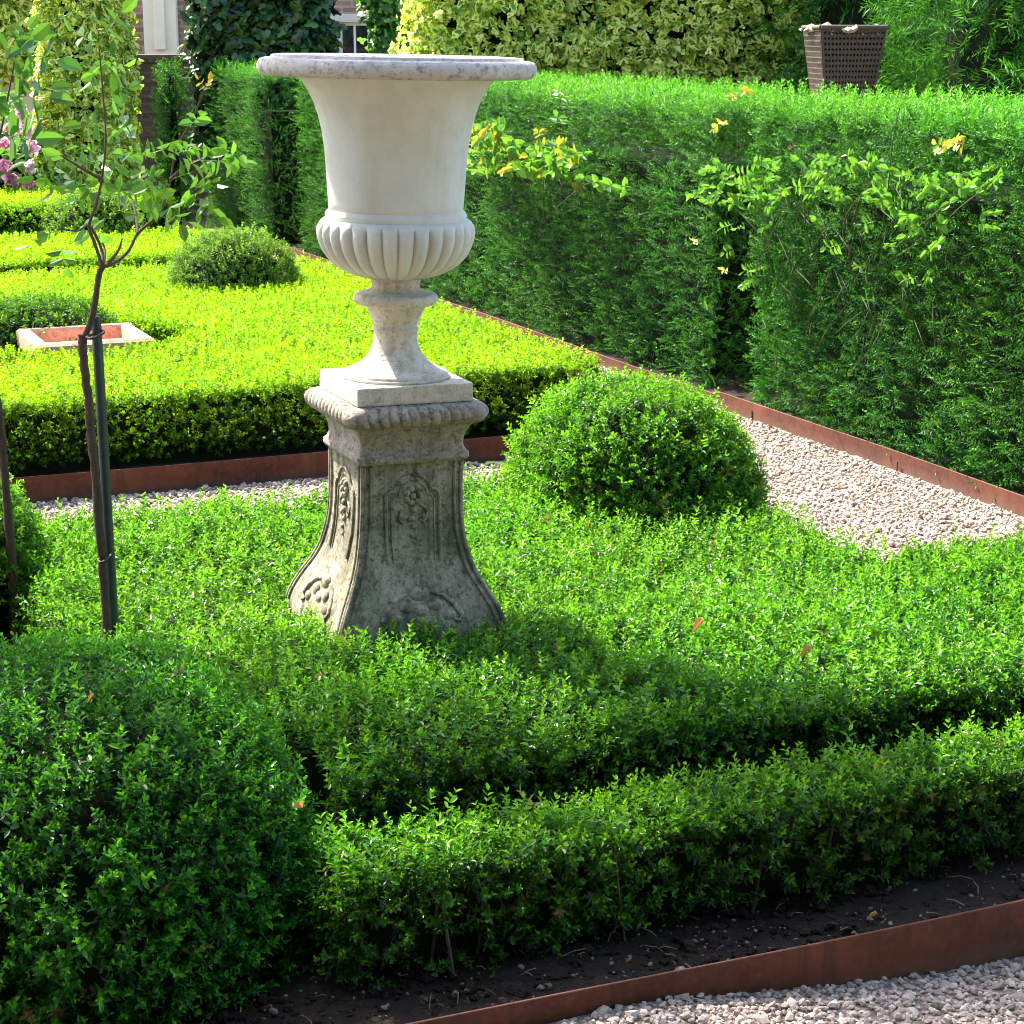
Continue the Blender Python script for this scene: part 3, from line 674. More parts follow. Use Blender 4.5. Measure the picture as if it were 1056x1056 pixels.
# ------------------------------------------------------------------ the pedestal
ped = thing('stone_pedestal', 'weathered grey stone pedestal with flared base and carved panels under the urn', 'pedestal', URN, TH); ped.rotation_euler = LEANROT
def sq_section(h, c, n):
    """outline of a square of half width h with rounded corner radius c, n points per quarter"""
    out = []
    for k in range(4):
        a = k * PI / 2
        base = []
        ne = n - 6
        for i in range(ne): base.append((h, -h + c + (2 * h - 2 * c) * i / ne))
        for i in range(6): q = PI / 2 * i / 6; base.append((h - c + c * math.cos(q), h - c + c * math.sin(q)))
        out += [(x * math.cos(a) - y * math.sin(a), x * math.sin(a) + y * math.cos(a)) for x, y in base]
    return np.array(out)
def loft(levels, n=40, name='part', mat=None, smooth=False, mod=None):
    m = MB(); V = []
    for h, z, c in levels:
        s = sq_section(h, c, n); V.append(np.concatenate([s, np.full((len(s), 1), z)], 1))
    k = 4 * n; L = len(levels); V = np.concatenate(V); j = np.arange(k); j2 = (j + 1) % k
    if mod: V = mod(V.reshape(L, k, 3)).reshape(-1, 3)
    m.add(V, np.concatenate([np.stack([i * k + j, i * k + j2, (i + 1) * k + j2, (i + 1) * k + j], 1) for i in range(L - 1)]))
    m.add(V[-k:], [tuple(range(k))]); return m.build(name, mat, ped, smooth)
SH = [(.210, .05), (.209, .335), (.204, .358), (.196, .379), (.186, .401), (.174, .424), (.161, .447), (.150, .470), (.141, .495), (.135, .52), (.129, .55), (.125, .585), (.1235, .62), (.1225, .66), (.1235, .735)]
_sz = [z for h, z in SH]; _sh = [h for h, z in SH]
def hw(z): return float(np.interp(z, _sz, _sh))
zz = np.concatenate([[.05, .2, .3], np.linspace(.33, .735, 40)])
loft([(hw(z), z, .012) for z in zz], 28, 'shaft', M['ped'])
loft([(.124, .733, .01), (.133, .735, .01), (.137, .742, .01), (.137, .752, .01), (.131, .758, .01), (.128, .764, .01), (.126, .772, .01), (.127, .785, .01), (.131, .800, .01), (.139, .815, .01), (.148, .824, .012), (.15, .826, .012)], 20, 'neck', M['pedcap'], False)
capl = []
for i in range(15):
    q = -PI / 2 + PI * i / 14; capl.append((.150 + .028 * math.cos(q), .848 + .025 * math.sin(q), .03))
capl.append((.10, .8735, .03))
def rope(V):
    L, k, _ = V.shape; j = np.arange(k)
    for i in range(L - 1):
        ph = j * (2 * PI * 48 / k) + i * .28; g = np.abs(np.sin(ph / 2 * 1.0)) ** .5; w = math.sin(PI * min(1, (i + .5) / 14))
        d = unit(np.concatenate([V[i, :, :2], np.zeros((k, 1))], 1))
        V[i] -= d * ((1 - g) * .011 * w)[:, None]
        V[i, :, 2] -= (1 - g) * .004 * max(0, (i - 7) / 7)
    return V
loft(capl, 120, 'cap', M['pedcap'], True, rope)
def face(k, u, z, out=0.):
    a = k * PI / 2 - PI / 2
    # face normal (cos a, sin a), along-face axis (-sin a, cos a)
    h = hw(z) + out
    return Vector((math.cos(a) * h - math.sin(a) * u, math.sin(a) * h + math.cos(a) * u, z))
for k in range(4):
    m = MB()
    for sgn in (-1, 1):                               # raised band along each flared corner
        m.tube([face(k, sgn * (hw(z) - .020), z, .0005) for z in np.linspace(.34, .73, 26)], .0042, 6)
        m.tube([face(k, sgn * (hw(z) - .004), z, -.001) for z in np.linspace(.34, .73, 26)], .0050, 6)
    m.build('corner_moulding', M['ped'], ped, True)
    m = MB()                                          # arched panel frame
    pth = [(-.064, .50), (-.066, .56), (-.066, .62), (-.066, .655), (-.055, .668), (-.045, .668), (-.040, .684), (-.026, .698), (-.010, .705), (.010, .705), (.026, .698), (.040, .684), (.045, .668), (.055, .668), (.066, .655), (.066, .62), (.066, .56), (.064, .50)]
    m.tube([face(k, u, z, .001) for u, z in pth], .0045, 7)
    pth2 = [(u * .8, .49 + (z - .49) * .93) for u, z in pth]
    m.tube([face(k, u, z, 0) for u, z in pth2], .0025, 6)
    m.build('panel_frame', M['ped'], ped, True)
    m = MB()                                          # drop of husks and a rosette
    for q in range(7):
        b = 2 * PI * q / 7; p = face(k, .016 * math.cos(b), .655 + .016 * math.sin(b), .001); m.blob(p, .0085)
    m.blob(face(k, 0, .655, .004), .008)
    for q, zq in enumerate((.622, .601, .581, .562, .545)): m.blob(face(k, .003 * (-1) ** q, zq, .001), .0095 - .0012 * q)
    for sgn in (-1, 1):
        m.tube([face(k, sgn * u, z, .0) for u, z in ((.016, .635), (.032, .622), (.036, .602), (.026, .590), (.017, .598))], [.003, .0045, .0045, .004, .003], 6)
    m.build('rosette', M['ped'], ped, True)
    m = MB()                                          # shell and scrolls at the foot of the face
    for u, z, r in ((0, .428, .026), (-.036, .402, .021), (.036, .402, .021), (-.066, .378, .018), (.066, .378, .018), (0, .392, .020)):
        m.blob(face(k, u, z, -.003), (r, r * .5, r * .8) if k % 2 == 0 else (r * .5, r, r * .8), 14, 9)
    for sgn in (-1, 1):
        m.tube([face(k, sgn * u, z, .0) for u, z in ((.03, .43), (.055, .425), (.08, .405), (.098, .38), (.09, .365), (.078, .37))], [.004, .006, .007, .007, .006, .004], 7)
    m.build('shell', M['ped'], ped, True)

# ------------------------------------------------------------------ standard roses
def wpts(L, Y, dY=None): return [spot(x, y, Y + (dY[i] if dY else 0)) for i, (x, y) in enumerate(L)]
def rose_leaves(P, A, sc, fresh=0., mat='rose', tm=None, name='leaves', parent=None):
    return foliage(name, [scatter(tm or T_rose, np.array([tuple(p - parent.location) for p in P]), np.array([tuple(a) for a in A]), sc, .25, fresh)], M[mat], parent)
def build_branch(parent, pts, r0, r1, mat='cane', name='branch', knob=.15):
    c = smoothcurve(pts, 6); base = parent.location
    m = MB(); m.tube([p - base for p in c], np.linspace(r0, r1, len(c)), 7, True, knob); m.build(name, M[mat], parent, True); return c

Y1 = 4.28
fb = spot(108, 665, Y1); fb.z = .06
r1 = thing('rose_tree', 'young standard rose with forked crown of sparse leaves, tied to a dark stake', 'rose tree', fb, 0, 'standard roses')
tp = wpts([(110, 651), (106, 590), (99, 495), (94, 450), (91, 410), (86, 370), (85, 345)], Y1)
c = build_branch(r1, [fb] + tp, .0105, .0098, 'bark', 'trunk', .22)
build_branch(r1, wpts([(86, 352), (92, 336), (97, 318), (102, 285), (106, 274)], Y1), .0075, .0065, 'bark', 'trunk', .12)
BR = [([(106, 276), (98, 252), (92, 233), (98, 214), (105, 185), (109, 142), (106, 95), (102, 48)], (0, .0, -.03, -.05, -.08, -.1, -.12, -.12)),
      ([(106, 276), (120, 270), (133, 258), (142, 241), (162, 222), (172, 200), (176, 185), (182, 153), (196, 128), (209, 97), (213, 90)], (0, .02, .05, .08, .1, .12, .12, .12, .1, .1, .1)),
      ([(106, 272), (104, 255), (92, 233), (80, 238), (60, 236)], (0, .03, 0, -.08, -.12)), ([(112, 271), (122, 258), (126, 246)], (0, -.05, -.1)),
      ([(142, 241), (141, 228), (138, 212), (132, 195)], (.08, .12, .16, .2)), ([(106, 274), (108, 258), (102, 243)], (0, .06, .1)),
      ([(176, 185), (190, 172), (215, 160)], (.12, .1, .05)), ([(105, 185), (82, 172), (62, 160)], (-.08, -.1, -.12))]
for L, d in BR: build_branch(r1, wpts(L, Y1, d), .0042, .0016)
def cl(lst, Y, spread=.1):
    P, A = [], []
    for x, y, ax, az in lst:
        P.append(spot(x, y, Y + rng.uniform(-spread, spread))); A.append(Vector((ax + rng.uniform(-.2, .2), rng.uniform(-.7, .3), az + rng.uniform(-.2, .2))))
    return P, A
P, A = cl([(104, 48, -.8, .4), (104, 40, .6, .6), (104, 60, -.3, -.5), (106, 70, .9, .1), (107, 95, -.8, .2), (108, 100, .6, .3), (109, 130, -.7, -.1), (108, 142, .7, .2), (107, 150, -1, -.2), (106, 165, -.9, -.3), (105, 175, .9, .4), (118, 160, 1, .1), (130, 155, 1, -.1), (62, 160, -1, -.2), (75, 170, -.6, -.5), (80, 175, -.2, -.7), (66, 172, -.9, -.4), (86, 182, .4, -.5), (176, 185, 1, .1), (190, 172, 1, .2), (182, 158, .9, .1), (200, 165, 1, -.2), (215, 160, 1, -.2), (205, 180, .9, -.4), (190, 190, .8, -.4), (170, 205, .3, -.6), (165, 215, -.7, -.2), (160, 222, .9, -.3), (150, 205, -.7, .2), (138, 205, -.6, .3), (133, 195, .2, .4), (128, 200, -.8, -.2), (176, 190, -.8, -.1), (60, 236, -.8, -.4), (78, 226, .3, -.3), (62, 250, .2, -.5), (150, 160, .8, .2), (140, 145, -.3, .5), (196, 130, .6, .3), (225, 155, .7, -.2), (192, 215, .7, -.2), (120, 215, .3, .3), (112, 205, -.5, .2), (146, 215, .5, .3), (100, 205, -.7, .1), (120, 182, -.3, .3), (150, 185, .6, .1), (165, 178, -.5, .2), (185, 205, .8, -.2), (98, 190, -.8, .1), (72, 186, -.9, -.2), (165, 165, .4, .4)], Y1)
rose_leaves(P, A, .78, .30, 'rose', None, 'foliage', r1)
P, A = cl([(213, 92, .3, .9), (212, 94, -.4, .5), (105, 38, .1, 1)], Y1, .02)
P = [p if i == 2 else spot(212 + 2 * i, 93, Y1 + .1) for i, p in enumerate(P)]
for p_, a_ in zip(P, A): rose_leaves([p_], [a_], .34, .9, 'rose_yellow', None, 'young_leaf', r1)
# stake
st = spot(117, 660, Y1 + .03); st.z = .0
sk = thing('plant_stake', 'slim dark green stake beside the trunk of the forked young rose', 'plant stake', st, 0, 'plant stakes')
m = MB(); sp_ = [st] + wpts([(117.5, 651), (110, 522), (104, 412), (99, 330)], Y1 + .03); m.tube([p - st for p in sp_], [.0125, .0125, .0122, .0118, .0115], 12); m.build('pole', M['stake'], sk, True)
m = MB(); e = sp_[-1] - st; m.lathe([(.0115, 0), (.0118, .003), (.009, .008), (.0005, .011)], 12); V = np.concatenate(m.V) + np.array(e); m.V = [V]; m.build('cap', M['stake'], sk, True)
for yy in (345, 575):
    p = spot(98 if yy < 400 else 107, yy, Y1 + .015); x = 9 if yy < 400 else 5
    q1, q2 = spot(98 - x, yy + 3, Y1 - .02), spot(98 + x if yy < 400 else 114, yy - 2, Y1 + .0)
    if yy > 400: q1 = spot(101, yy + 3, Y1 - .02)
    m = MB(); m.tube([q - fb for q in smoothcurve([q1, (q1 + q2) / 2 + Vector((0, -.022, -.004)), q2, (q1 + q2) / 2 + Vector((0, .05, .002)), q1], 5)], .003, 6, False); m.build('tie', M['tie'], r1, True)

# the rose cut by the left edge: a short thick post, its dark leaves enter at the top
Y3 = 4.86
b3 = spot(13, 600, Y3); b3.z = .06
r3 = thing('rose_tree', 'rose at the picture edge with thick rough trunk and big dark leaves', 'rose tree', b3, 0, 'standard roses')
build_branch(r3, [b3] + wpts([(13, 590), (9, 540), (4, 480), (-1, 430), (-8, 380), (-14, 320), (-16, 240)], Y3), .0125, .0105, 'bark', 'trunk', .2)
for L in ([(-16, 245), (-10, 190), (0, 140), (10, 90), (18, 45)], [(-16, 245), (-25, 180), (-30, 110), (-20, 60)], [(-16, 245), (-40, 200), (-70, 150)]): build_branch(r3, wpts(L, Y3 - .3 if False else Y3), .004, .0018)
P, A = cl([(12, 40, .8, .2), (18, 45, .5, .6), (5, 50, .7, -.2), (16, 52, .9, -.3), (8, 75, .8, -.3), (0, 90, .7, -.4), (8, 130, .8, -.4), (-2, 140, .9, -.2), (-5, 60, .5, .3), (-10, 110, .4, .2), (0, 150, .7, -.5), (-20, 60, -.4, .5), (-30, 110, -.7, .2), (-70, 150, -.8, .1), (-50, 170, -.3, .5), (4, 100, .9, -.2)], Y3)
rose_leaves(P, A, 1.15, -.35, 'rose', None, 'foliage', r3)

def onhedge(px, py, out=0.):
    """place on (or `out` metres before) the path side face of the yew hedges"""
    d = spot(px, py, 1.0) - Vector((0, 0, CAMH)); t = (4.42 - out) / (d.x * CT + d.y * ST)
    return Vector((0, 0, CAMH)) + d * t
HN = G(-1, 0)                                          # way out of the hedge face
def rose_as_climber(label, foot, shoots, sprays, yellow, tm, sc, fresh, mat, bare=()):  # standard roses from before the hedge, set into its face as climbers
    b = onhedge(*foot, -.3); b.z = .02
    r = thing('rose_as_climber', label, 'rose set as climber', b, 0, 'standard roses set into the yew hedge')
    k = onhedge(foot[0], foot[1] - 60, -.22)
    build_branch(r, [b, (b + k) / 2 + Vector((.02, 0, 0)), k], .010, .007, 'cane', 'trunk')
    for L in shoots:
        n = len(L); pts = [k + (onhedge(*L[0], -.05) - k) * .6] + [onhedge(x, y, -.05 + .22 * (i / max(1, n - 1)) ** .7) for i, (x, y) in enumerate(L)]
        build_branch(r, pts, .0042, .0014, 'twig')
    for x, y, dx, dy in bare:
        pts = [onhedge(x, y, .0), onhedge(x + dx * .5 + rng.uniform(-6, 6), y + dy * .5, .07), onhedge(x + dx, y + dy, .05)]
        build_branch(r, pts, .0026, .001, 'twig', 'twig')
    P, A = [], []
    for x, y, ax, az in sprays: P.append(onhedge(x, y, rng.uniform(.02, .24))); A.append(G(ax, 0) * 0 + G(0, -ax) + HN * rng.uniform(.1, .9) + Vector((0, 0, az)))
    ix = rng.permutation(len(P)); P = [P[i] for i in ix]; A = [A[i] for i in ix]
    h = len(P) if mat == 'rose' else int(len(P) * .78)
    if h < len(P): rose_leaves(P[h:], A[h:], sc, -.45, 'rose_yellow', tm, 'foliage', r)
    rose_leaves(P[:h], A[:h], sc, fresh, 'rose', tm, 'foliage', r)
    for x, y in yellow:
        rose_leaves([onhedge(x, y, .22)], [HN + Vector((rng.uniform(-.6, .6), 0, rng.uniform(-.3, .8)))], sc * .8, .45, 'rose_yellow', tm, 'yellow_leaf', r)
    return r
T_pin = [pinnate(.05, 7) for _ in range(6)]
U = rng.uniform
sp = [(U(486, 530), U(125, 180), rng.choice([-1, 1]), U(-.4, .4)) for _ in range(42)] + [(U(530, 605), U(148, 180), rng.choice([-1, 1]), U(-.5, .2)) for _ in range(40)] + [(604, 182, 1, 0), (618, 186, 1, -.1), (632, 189, 1, -.1), (642, 192, 1, 0), (600, 190, .6, -.4), (577, 106, .2, .8), (580, 128, .5, .4), (560, 140, .5, .3)]
rose_as_climber('standard rose sprays of yellow green leaves, set as a climber on the hedge just right of the urn', (560, 330),
    [[(560, 235), (545, 195), (525, 170), (498, 150)], [(562, 230), (560, 190), (570, 150), (578, 106)], [(562, 228), (590, 200), (612, 188), (645, 192)], [(558, 232), (530, 195), (495, 178)], [(562, 228), (580, 190), (600, 176)]],
    sp, [], T_pin, 1.15, .32, 'mixed', [(U(500, 620), U(185, 215), U(-14, 14), U(-40, -15)) for _ in range(12)])
sp = [(U(722, 800), U(165, 215), rng.choice([-1, -1, 1]), U(-.4, .3)) for _ in range(34)] + [(U(790, 920), U(160, 205), rng.choice([-1, 1]), U(-.4, .3)) for _ in range(46)] + [(U(920, 1030), U(165, 235), rng.choice([-1, 1, 1]), U(-.4, .3)) for _ in range(34)] + [(U(735, 800), U(215, 300), -.6, -.4) for _ in range(10)] + [(U(820, 1000), U(215, 290), rng.choice([-1, 1]), -.4) for _ in range(12)]
rose_as_climber('standard rose with bare twigs and yellow tips, set as a climber on the nearest yew block', (872, 400),
    [[(830, 290), (790, 225), (770, 200), (764, 150), (762, 100)], [(850, 290), (832, 240), (828, 180), (826, 150)], [(900, 280), (940, 240), (985, 200), (990, 160)], [(905, 260), (915, 200), (920, 150), (928, 110)], [(950, 290), (975, 230), (1020, 190)], [(800, 300), (788, 250), (740, 195)], [(880, 290), (870, 230), (905, 180)]],
    sp, [(742, 130), (752, 128), (762, 98), (774, 90), (982, 150), (990, 142), (978, 156), (996, 152), (722, 250), (752, 280)], T_pin, .76, .16, 'rose',
    [(U(780, 975), U(230, 390), U(-30, 30), U(-62, -20)) for _ in range(60)])

# ------------------------------------------------------------------ fallen leaves
def dry(label, s, t, z, sc, rot, fresh):
    V, Q = leaf(.030 * sc, .014 * sc, .5, .9); V = V @ rotmat((1, 0, 0), rng.uniform(-.3, .5)).T
    A_ = np.zeros((len(V), 3)); A_[:, 0] = fresh; A_[:, 1] = .7
    return tag(raw_mesh('dry_leaf', V, [Q], M['dry'], None, A_, (G(s, t, z)), rot), label, 'fallen leaf', 'dry leaves caught on the hedges')
def onpt(px, py, z):
    d = spot(px, py, 1.0) - Vector((0, 0, CAMH)); q = Vector((0, 0, CAMH)) + d * ((z - CAMH) / d.z); return Ginv(q.x, q.y)
for px, py, z, sc, rot, fr, lb in ((312, 833, .40, .9, .6, .4, 'orange brown dry leaf at the edge of the large dark box dome'), (726, 640, .41, 1.1, 2.2, .1, 'curled brown dry leaf on the green carpet right of the pedestal'), (838, 668, .41, 1.0, 1.2, .7, 'tan dry leaf standing upright in the carpet farther right'), (578, 668, .41, .45, .3, .9, 'tiny pale orange leaf just right of the pedestal foot'), (97, 716, .60, .5, 2.5, .3, 'small red brown leaf on top of the large dark box dome'), (608, 538, .41, .6, .2, .6, 'small tan leaf on the carpet before the fresh green dome'), (332, 696, .41, .6, 1.0, .8, 'pale dry leaf on the carpet in front of the pedestal corner')):
    s, t = onpt(px, py, z); dry(lb, s, t, z, sc, rot, fr)
for px, py, sc, rot, fr, lb in ((650, 993, .5, .4, .5, 'small orange leaf lying on the dark soil strip'), (905, 945, .6, 1.3, 1., 'pale folded leaf on the soil near the steel edging')):
    s, t = onpt(px, py, .09); dry(lb, s, t, .095, sc, rot, fr)

# ------------------------------------------------------------------ background
def ivy_block(name, label, x0, x1, y0, y1, z0, z1, dens, tm, mat, faces='tflr', amp=.08, sc=1.0, fresh=0., group=None, cat='ivy', depthj=.1, ins=.2, up=.45):
    r = thing(name, label, cat, ((x0 + x1) / 2, (y0 + y1) / 2, 0), 0, group); hx, hy = (x1 - x0) / 2, (y1 - y0) / 2
    P, Nn = box_points(hx, hy, z0, z1, dens, .15, faces)
    Q = P + np.array([x0, y0, 0]); P = P + Nn * (amp * wav(Q, 2.2)[:, None] + amp * .6 * wav(Q + 4, 6)[:, None] + rng.uniform(-depthj, .02, (len(P), 1)))
    foliage('foliage', [scatter(tm, P, axes(Nn, up, .45), sc, .3, fresh + .25 * wav(Q, 3))], M[mat], r, core_box(hx, hy, z0 - .05, z1, ins)); return r
ivy_block('ivy_pillar', 'tall pillar wrapped in small cream and green ivy leaves at the left', -3.60, -2.97, 14.9, 15.7, .05, 3.1, 620, T_ivys, 'ivy_cream', 'tflrb', .05, .78, fresh=.1, group='climbing ivy')
ivy_block('ivy_bush', 'broad mass of cream edged ivy behind the yew hedge and right of the urn rim', -.72, 2.35, 14.0, 15.0, .05, 2.7, 640, T_ivy, 'ivy_cream', 'tflrb', .22, .56, .15, 'climbing ivy', depthj=.22)
ivy_block('ivy_curtain', 'dark green ivy curtain hanging over the old brick wall', -2.72, -1.62, 17.2, 17.9, .7, 3.2, 330, T_ivy, 'ivy_dark', 'tflrb', .12, 1.0, 0, 'climbing ivy')
ivy_block('climbing_plant', 'loose light leaved climber beside the small house window', -1.3, -.95, 17.6, 18.1, .05, 2.6, 240, T_ivy, 'shrub', 'tflrb', .12, 1.0, .1, 'climbing ivy', depthj=.2)
ivy_block('climbing_plant', 'leafy climber filling the top left corner behind the pillar', -7.6, -4.25, 17.3, 18.2, 1.35, 3.2, 260, T_ivy, 'ivy_cream', 'tflrb', .12, 1.0, -.1, 'climbing ivy')
def conifer(label, x, y, rx, ry, h, n, tm, mat, sc, droop, name='evergreen_shrub'):
    r = thing(name, label, 'shrub', (x, y, 0), 0, 'dark evergreen shrubs')
    z = rng.uniform(.05, h, n); a = rng.uniform(0, 6.28, n); f = np.clip(1.05 - (z / h) ** 3 * .75, .2, 1) * (1 + .12 * np.sin(z * 6 + a * 3)) * np.sqrt(rng.uniform(.55, 1, n))
    P = np.stack([rx * f * np.cos(a), ry * f * np.sin(a), z], 1); A = np.stack([np.cos(a), np.sin(a), np.full(n, droop)], 1)
    m = MB(); m.lathe([(.001, h * .95), (.35, h * .9), (.62, h * .6), (.66, .03), (.001, .03)], 16); V = np.concatenate(m.V); V[:, 0] *= rx; V[:, 1] *= ry
    foliage('foliage', [scatter(tm, P, unit(A + rng.normal(0, .35, A.shape)), sc, .3, .05)], M[mat], r, (V, np.concatenate(m.F[4])))
    t = MB(); t.tube([(0, 0, 0), (0, 0, .25)], .05, 8); t.build('trunk', M['bark'], r)
    return r
conifer('narrow dark evergreen between the old brick wall and the farthest yew block', -2.93, 17.0, .08, .2, 1.42, 700, T_yew, 'yew', 1.4, .6)
conifer('big dark evergreen with drooping sprays in the top right corner', 3.35, 12.4, 1.05, .9, 2.9, 3600, T_droop, 'yew', 1.0, -.5)
conifer('dark evergreen cut by the picture edge at the top right', 4.7, 11.6, 1.0, .8, 2.6, 2600, T_droop, 'yew', 1.0, -.4)
conifer('tall evergreen standing behind the wicker basket', 2.55, 14.2, .7, .7, 3.2, 2200, T_droop, 'yew', 1.0, -.3)
# flowering bush
fl = thing('flower_bush', 'pink flowering bush beyond the lime hedges at the left edge', 'flowering bush', (-4.15, 15.2, 0))
n = 520; d = unit(rng.normal(size=(n, 3))); d[:, 2] = np.abs(d[:, 2]); P = d * np.array([.85, .6, 1.15]) * rng.uniform(.7, 1, (n, 1)) + np.array([0, 0, .12])
m = MB(); m.lathe([(.001, .95), (.4, .8), (.55, .4), (.5, .03), (.001, .03)], 16)
foliage('foliage', [scatter(T_loose, P, axes(d, .4, .4), 1.0, .25, .2)], M['shrub'], fl, (np.concatenate(m.V), np.concatenate(m.F[4])))
fpos = [spot(x, y, 14.62) - Vector((-4.15, 15.2, 0)) for x, y in ((22, 116), (26, 132), (33, 151), (12, 132), (28, 172), (11, 185), (5, 172), (30, 190), (33, 203), (4, 150), (-15, 140), (-30, 170), (-25, 120), (-50, 150))]
for i, p in enumerate(fpos):
    n = 46; d = unit(rng.normal(size=(n, 3))); t = Tmpl(); V, Q = leaf(.05, .045, .1, .3); t.add(V, Q, .5, .5)
    V, Q, A_ = scatter([t.done()], d * .03 + np.array(p), axes(d, .2, .5), .95, .25, rng.uniform(-.3, .4)); foliage('flower', [(V, Q, A_)], M['petal'], fl)

# garden wall, house
gw = thing('garden_wall', 'old dark brick garden wall under the ivy', 'wall', (-2.2, 18.2, 0))
m = MB(); m.box(-1.75, 3.2, 0, .3, 0, 1.42); m.build('brickwork', M['brick_dark'], gw)
m = MB(); m.box(-1.78, 3.23, -.04, .34, 1.42, 1.49, .008); m.build('coping', M['brick_dark'], gw)
pw = thing('garden_wall', 'pale rendered garden wall behind the pink flowers', 'wall', (-4.2, 17.6, 0))
m = MB(); m.box(-3.6, .12, .4, .65, 0, 1.30); m.build('render_coat', M['cream'], pw)
m = MB(); m.box(-3.63, .15, .37, .68, 1.30, 1.36, .008); m.build('coping', M['lintel'], pw)
HY = 22.0
hs = thing('house', 'brick house with cream pilaster and a low dark window behind the garden', 'house', (0, HY, 0))
wx0, wx1 = spot(348, 30, HY).x, spot(400, 30, HY).x; wz1 = spot(350, 22, HY).z; wz0 = wz1 - .62
m = MB(); x0, x1 = -14, 14
for b in ((x0, wx0, 0, 6.), (wx1, x1, 0, 6.), (wx0, wx1, 0, wz0), (wx0, wx1, wz1 + .08, 6.)): m.box(b[0], b[1], 0, .35, b[2], b[3])
m.build('wall', M['brick'], hs)
m = MB(); m.box(wx0 - .08, wx1 + .08, -.03, .33, wz1, wz1 + .079, .006); m.build('lintel', M['lintel'], hs)
wn = MB(); t_ = .045
for b in ((wx0 + .002, wx1 - .002, wz0 + .002, wz0 + t_), (wx0 + .002, wx1 - .002, wz1 - t_, wz1 - .002), (wx0 + .002, wx0 + t_, wz0 + t_, wz1 - t_), (wx1 - t_, wx1 - .002, wz0 + t_, wz1 - t_)): wn.box(b[0], b[1], .06, .13, b[2], b[3])
for q in (.33, .66):
    xx = wx0 + (wx1 - wx0) * q; wn.box(xx - .012, xx + .012, .07, .12, wz0 + t_, wz1 - t_)
wf = wn.build('window', M['whiteframe'], hs)
m = MB(); m.box(wx0 + .01, wx1 - .01, .11, .115, wz0 + .01, wz1 - .01); m.build('pane', M['glass'], wf)
pa, pb = spot(150, 30, HY).x, spot(184, 30, HY).x
m = MB(); m.box(pa, pb, -.12, -.003, .0, 6., .01); m.box(pa + .12, pb - .12, -.16, -.12, 1.5, 5.8, .01); m.build('pilaster', M['cream'], hs)
m = MB(); m.box(pa - .06, pb + .06, -.2, -.003, 1.26, 1.42, .01); m.build('pilaster_base', M['frame'], hs)
m = MB(); m.tube([(spot(431, 10, HY).x, -.08, .0), (spot(431, 10, HY).x, -.08, 6)], .045, 12); m.build('downpipe', M['whiteframe'], hs, True)
m = MB(); V = [(-14.4, -.4, 5.95), (14.4, -.4, 5.95), (14.4, 4.2, 9.2), (-14.4, 4.2, 9.2), (-14.4, -.4, 6.1), (14.4, -.4, 6.1), (14.4, 4.2, 9.35), (-14.4, 4.2, 9.35)]
m.add(V, [(0, 3, 2, 1), (4, 5, 6, 7), (0, 1, 5, 4), (1, 2, 6, 5), (2, 3, 7, 6), (3, 0, 4, 7)]); m.build('roof', M['brick_dark'], hs)
# wicker basket on a brick pier behind the yew hedge
BY = 12.0
c0 = spot(871, 30, BY); bx = c0.x
pier = thing('brick_pier', 'low brick pier carrying the wicker basket behind the yew hedge', 'pier', (bx, BY, 0))
m = MB(); m.box(-.28, .28, -.28, .28, 0, 1.12); m.build('brickwork', M['brick_dark'], pier)
m = MB(); m.box(-.31, .31, -.31, .31, 1.12, 1.18, .006); m.build('coping', M['lintel'], pier)
bk = thing('wicker_basket', 'tapered grey brown woven basket topped with pale stones, above the yew hedge', 'basket', (bx, BY, 1.18), .12)
bh_ = c0.z + .01 - 1.18
m = MB(); n = 16; rows = 17
def bw(q): return .125 + .068 * q
for f in range(4):
    a = f * PI / 2
    for r_ in range(rows):
        q = (r_ + .5) / rows; h = bw(q); P = []
        for i in range(n + 1):
            u = -h + 2 * h * i / n; o = h + .004 * math.cos(PI * i + PI * r_); P.append((math.cos(a) * o - math.sin(a) * u, math.sin(a) * o + math.cos(a) * u, q * bh_))
        m.tube(P, bh_ / rows * .40, 5, False)
    for i in range(n + 1):
        g = -1 + 2 * i / n
        m.tube([(math.cos(a) * (bw(q) + .007) - math.sin(a) * g * bw(q), math.sin(a) * (bw(q) + .007) + math.cos(a) * g * bw(q), q * bh_) for q in (0, .5, 1)], .0062, 5)
m.build('weave', M['wicker'], bk, True)
m = MB(); h = bw(1) + .008
m.tube([(h, -h, bh_), (h, h, bh_), (h, h, bh_)], .014, 8); m.tube([(-h, -h, bh_), (-h, h, bh_)], .014, 8); m.tube([(-h, h, bh_), (h, h, bh_)], .014, 8); m.tube([(-h, -h, bh_), (h, -h, bh_)], .014, 8)
m.build('rim', M['wicker'], bk, True)
m = MB(); hb = bw(0) - .012; ht = bw(1) - .02
V = [v for hh, z in ((hb, .01), (ht, bh_ - .03)) for v in sqring(hh, z)]
m.add(V, [(j, (j + 1) % 4, 4 + (j + 1) % 4, 4 + j) for j in range(4)], [(4, 5, 6, 7)]); m.build('liner', M['core'], bk)
V, Tn, A = [], [], []; stones(-.2, .2, -.2, .2, 900, .022, V, Tn, A, 0); V = np.concatenate(V); V[:, 2] += bh_ - .025
raw_mesh('pebbles', V, [np.concatenate(Tn)], M['stones'], bk, np.concatenate(A))

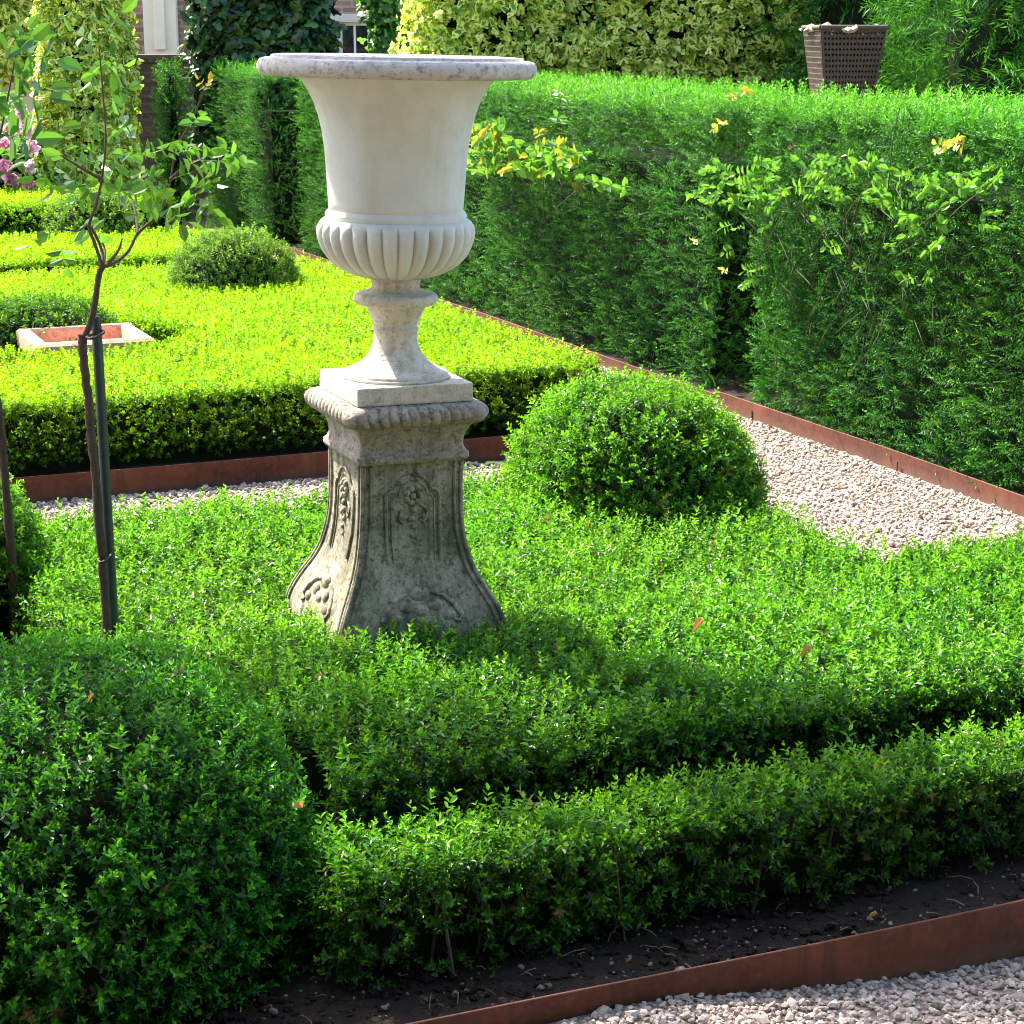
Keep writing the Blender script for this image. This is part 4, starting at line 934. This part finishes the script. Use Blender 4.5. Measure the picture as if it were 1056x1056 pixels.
# ------------------------------------------------------------------ unseen shade tree and hedge
def tree(label, x, y, h, crown_c, crown_r, n, seed, sc=1.0, group='unseen shade trees', gap=0.):
    r = thing('shade_tree', label, 'tree', (x, y, 0), 0, group)
    m = MB(); cc = Vector(crown_c) - Vector((x, y, 0))
    tr = smoothcurve([Vector((0, 0, 0)), Vector((.05, 0, h * .25)), Vector((cc.x * .35, cc.y * .35, h * .5)), Vector((cc.x * .8, cc.y * .8, cc.z))], 6)
    m.tube(tr, np.linspace(.19, .06, len(tr)), 12, True, .06)
    lm_ = np.random.default_rng(seed)
    for k in range(11):
        s_ = tr[int(len(tr) * lm_.uniform(.45, .9))]; d = Vector(tuple(unit(lm_.normal(size=3)))); d.z = abs(d.z) * .5
        e = cc + Vector((d.x * crown_r[0] * .8, d.y * crown_r[1] * .8, d.z * crown_r[2] * .8)); m.tube(smoothcurve([s_, (s_ + e) / 2 + Vector((0, 0, .15)), e], 4), np.linspace(.055, .012, 9), 7)
    m.build('trunk', M['bark'], r, True)
    d = unit(lm_.normal(size=(n * 2, 3))); P = d * (lm_.uniform(.25, 1, (n * 2, 1)) ** .5)
    keep = wav(P * 2 + seed, 2.2) > gap; P = P[keep][:n]
    P = P * np.array(crown_r) * (1 + .12 * wav(P, 4)[:, None]) + np.array(cc)
    foliage('crown', [scatter(T_loose, P, axes(unit(P - np.array(cc)), .2, .6), sc, .3, 0)], M['tree_leaf'], r)
    return r
tree('unseen tree added left of the beds, its crown shaped to shade them', -5.6, 7.2, 5.2, (-3.65, 6.55, 6.0), (1.75, .85, .7), 800, 5, 1.1, gap=-.05)  # added out of view; crown placed and shaped to shade the near bed
r = thing('shade_hedge', 'unseen tall dark hedge added behind the viewer to block light', 'hedge', (0, -2.6, 0))  # added unseen occluder, darkens the faces turned towards the viewer
P, Nn = box_points(9, .6, .1, 8.0, 45, .2, 'tfblr')
foliage('foliage', [scatter(T_loose, P + Nn * rng.uniform(-.1, .1, (len(P), 1)), axes(Nn, .3, .5), 1.7, .3, 0)], M['ivy_dark'], r, core_box(9, .6, .02, 8.0, .1))
print('faces', sum(len(o.data.polygons) for o in scene.objects if o.type == 'MESH'))
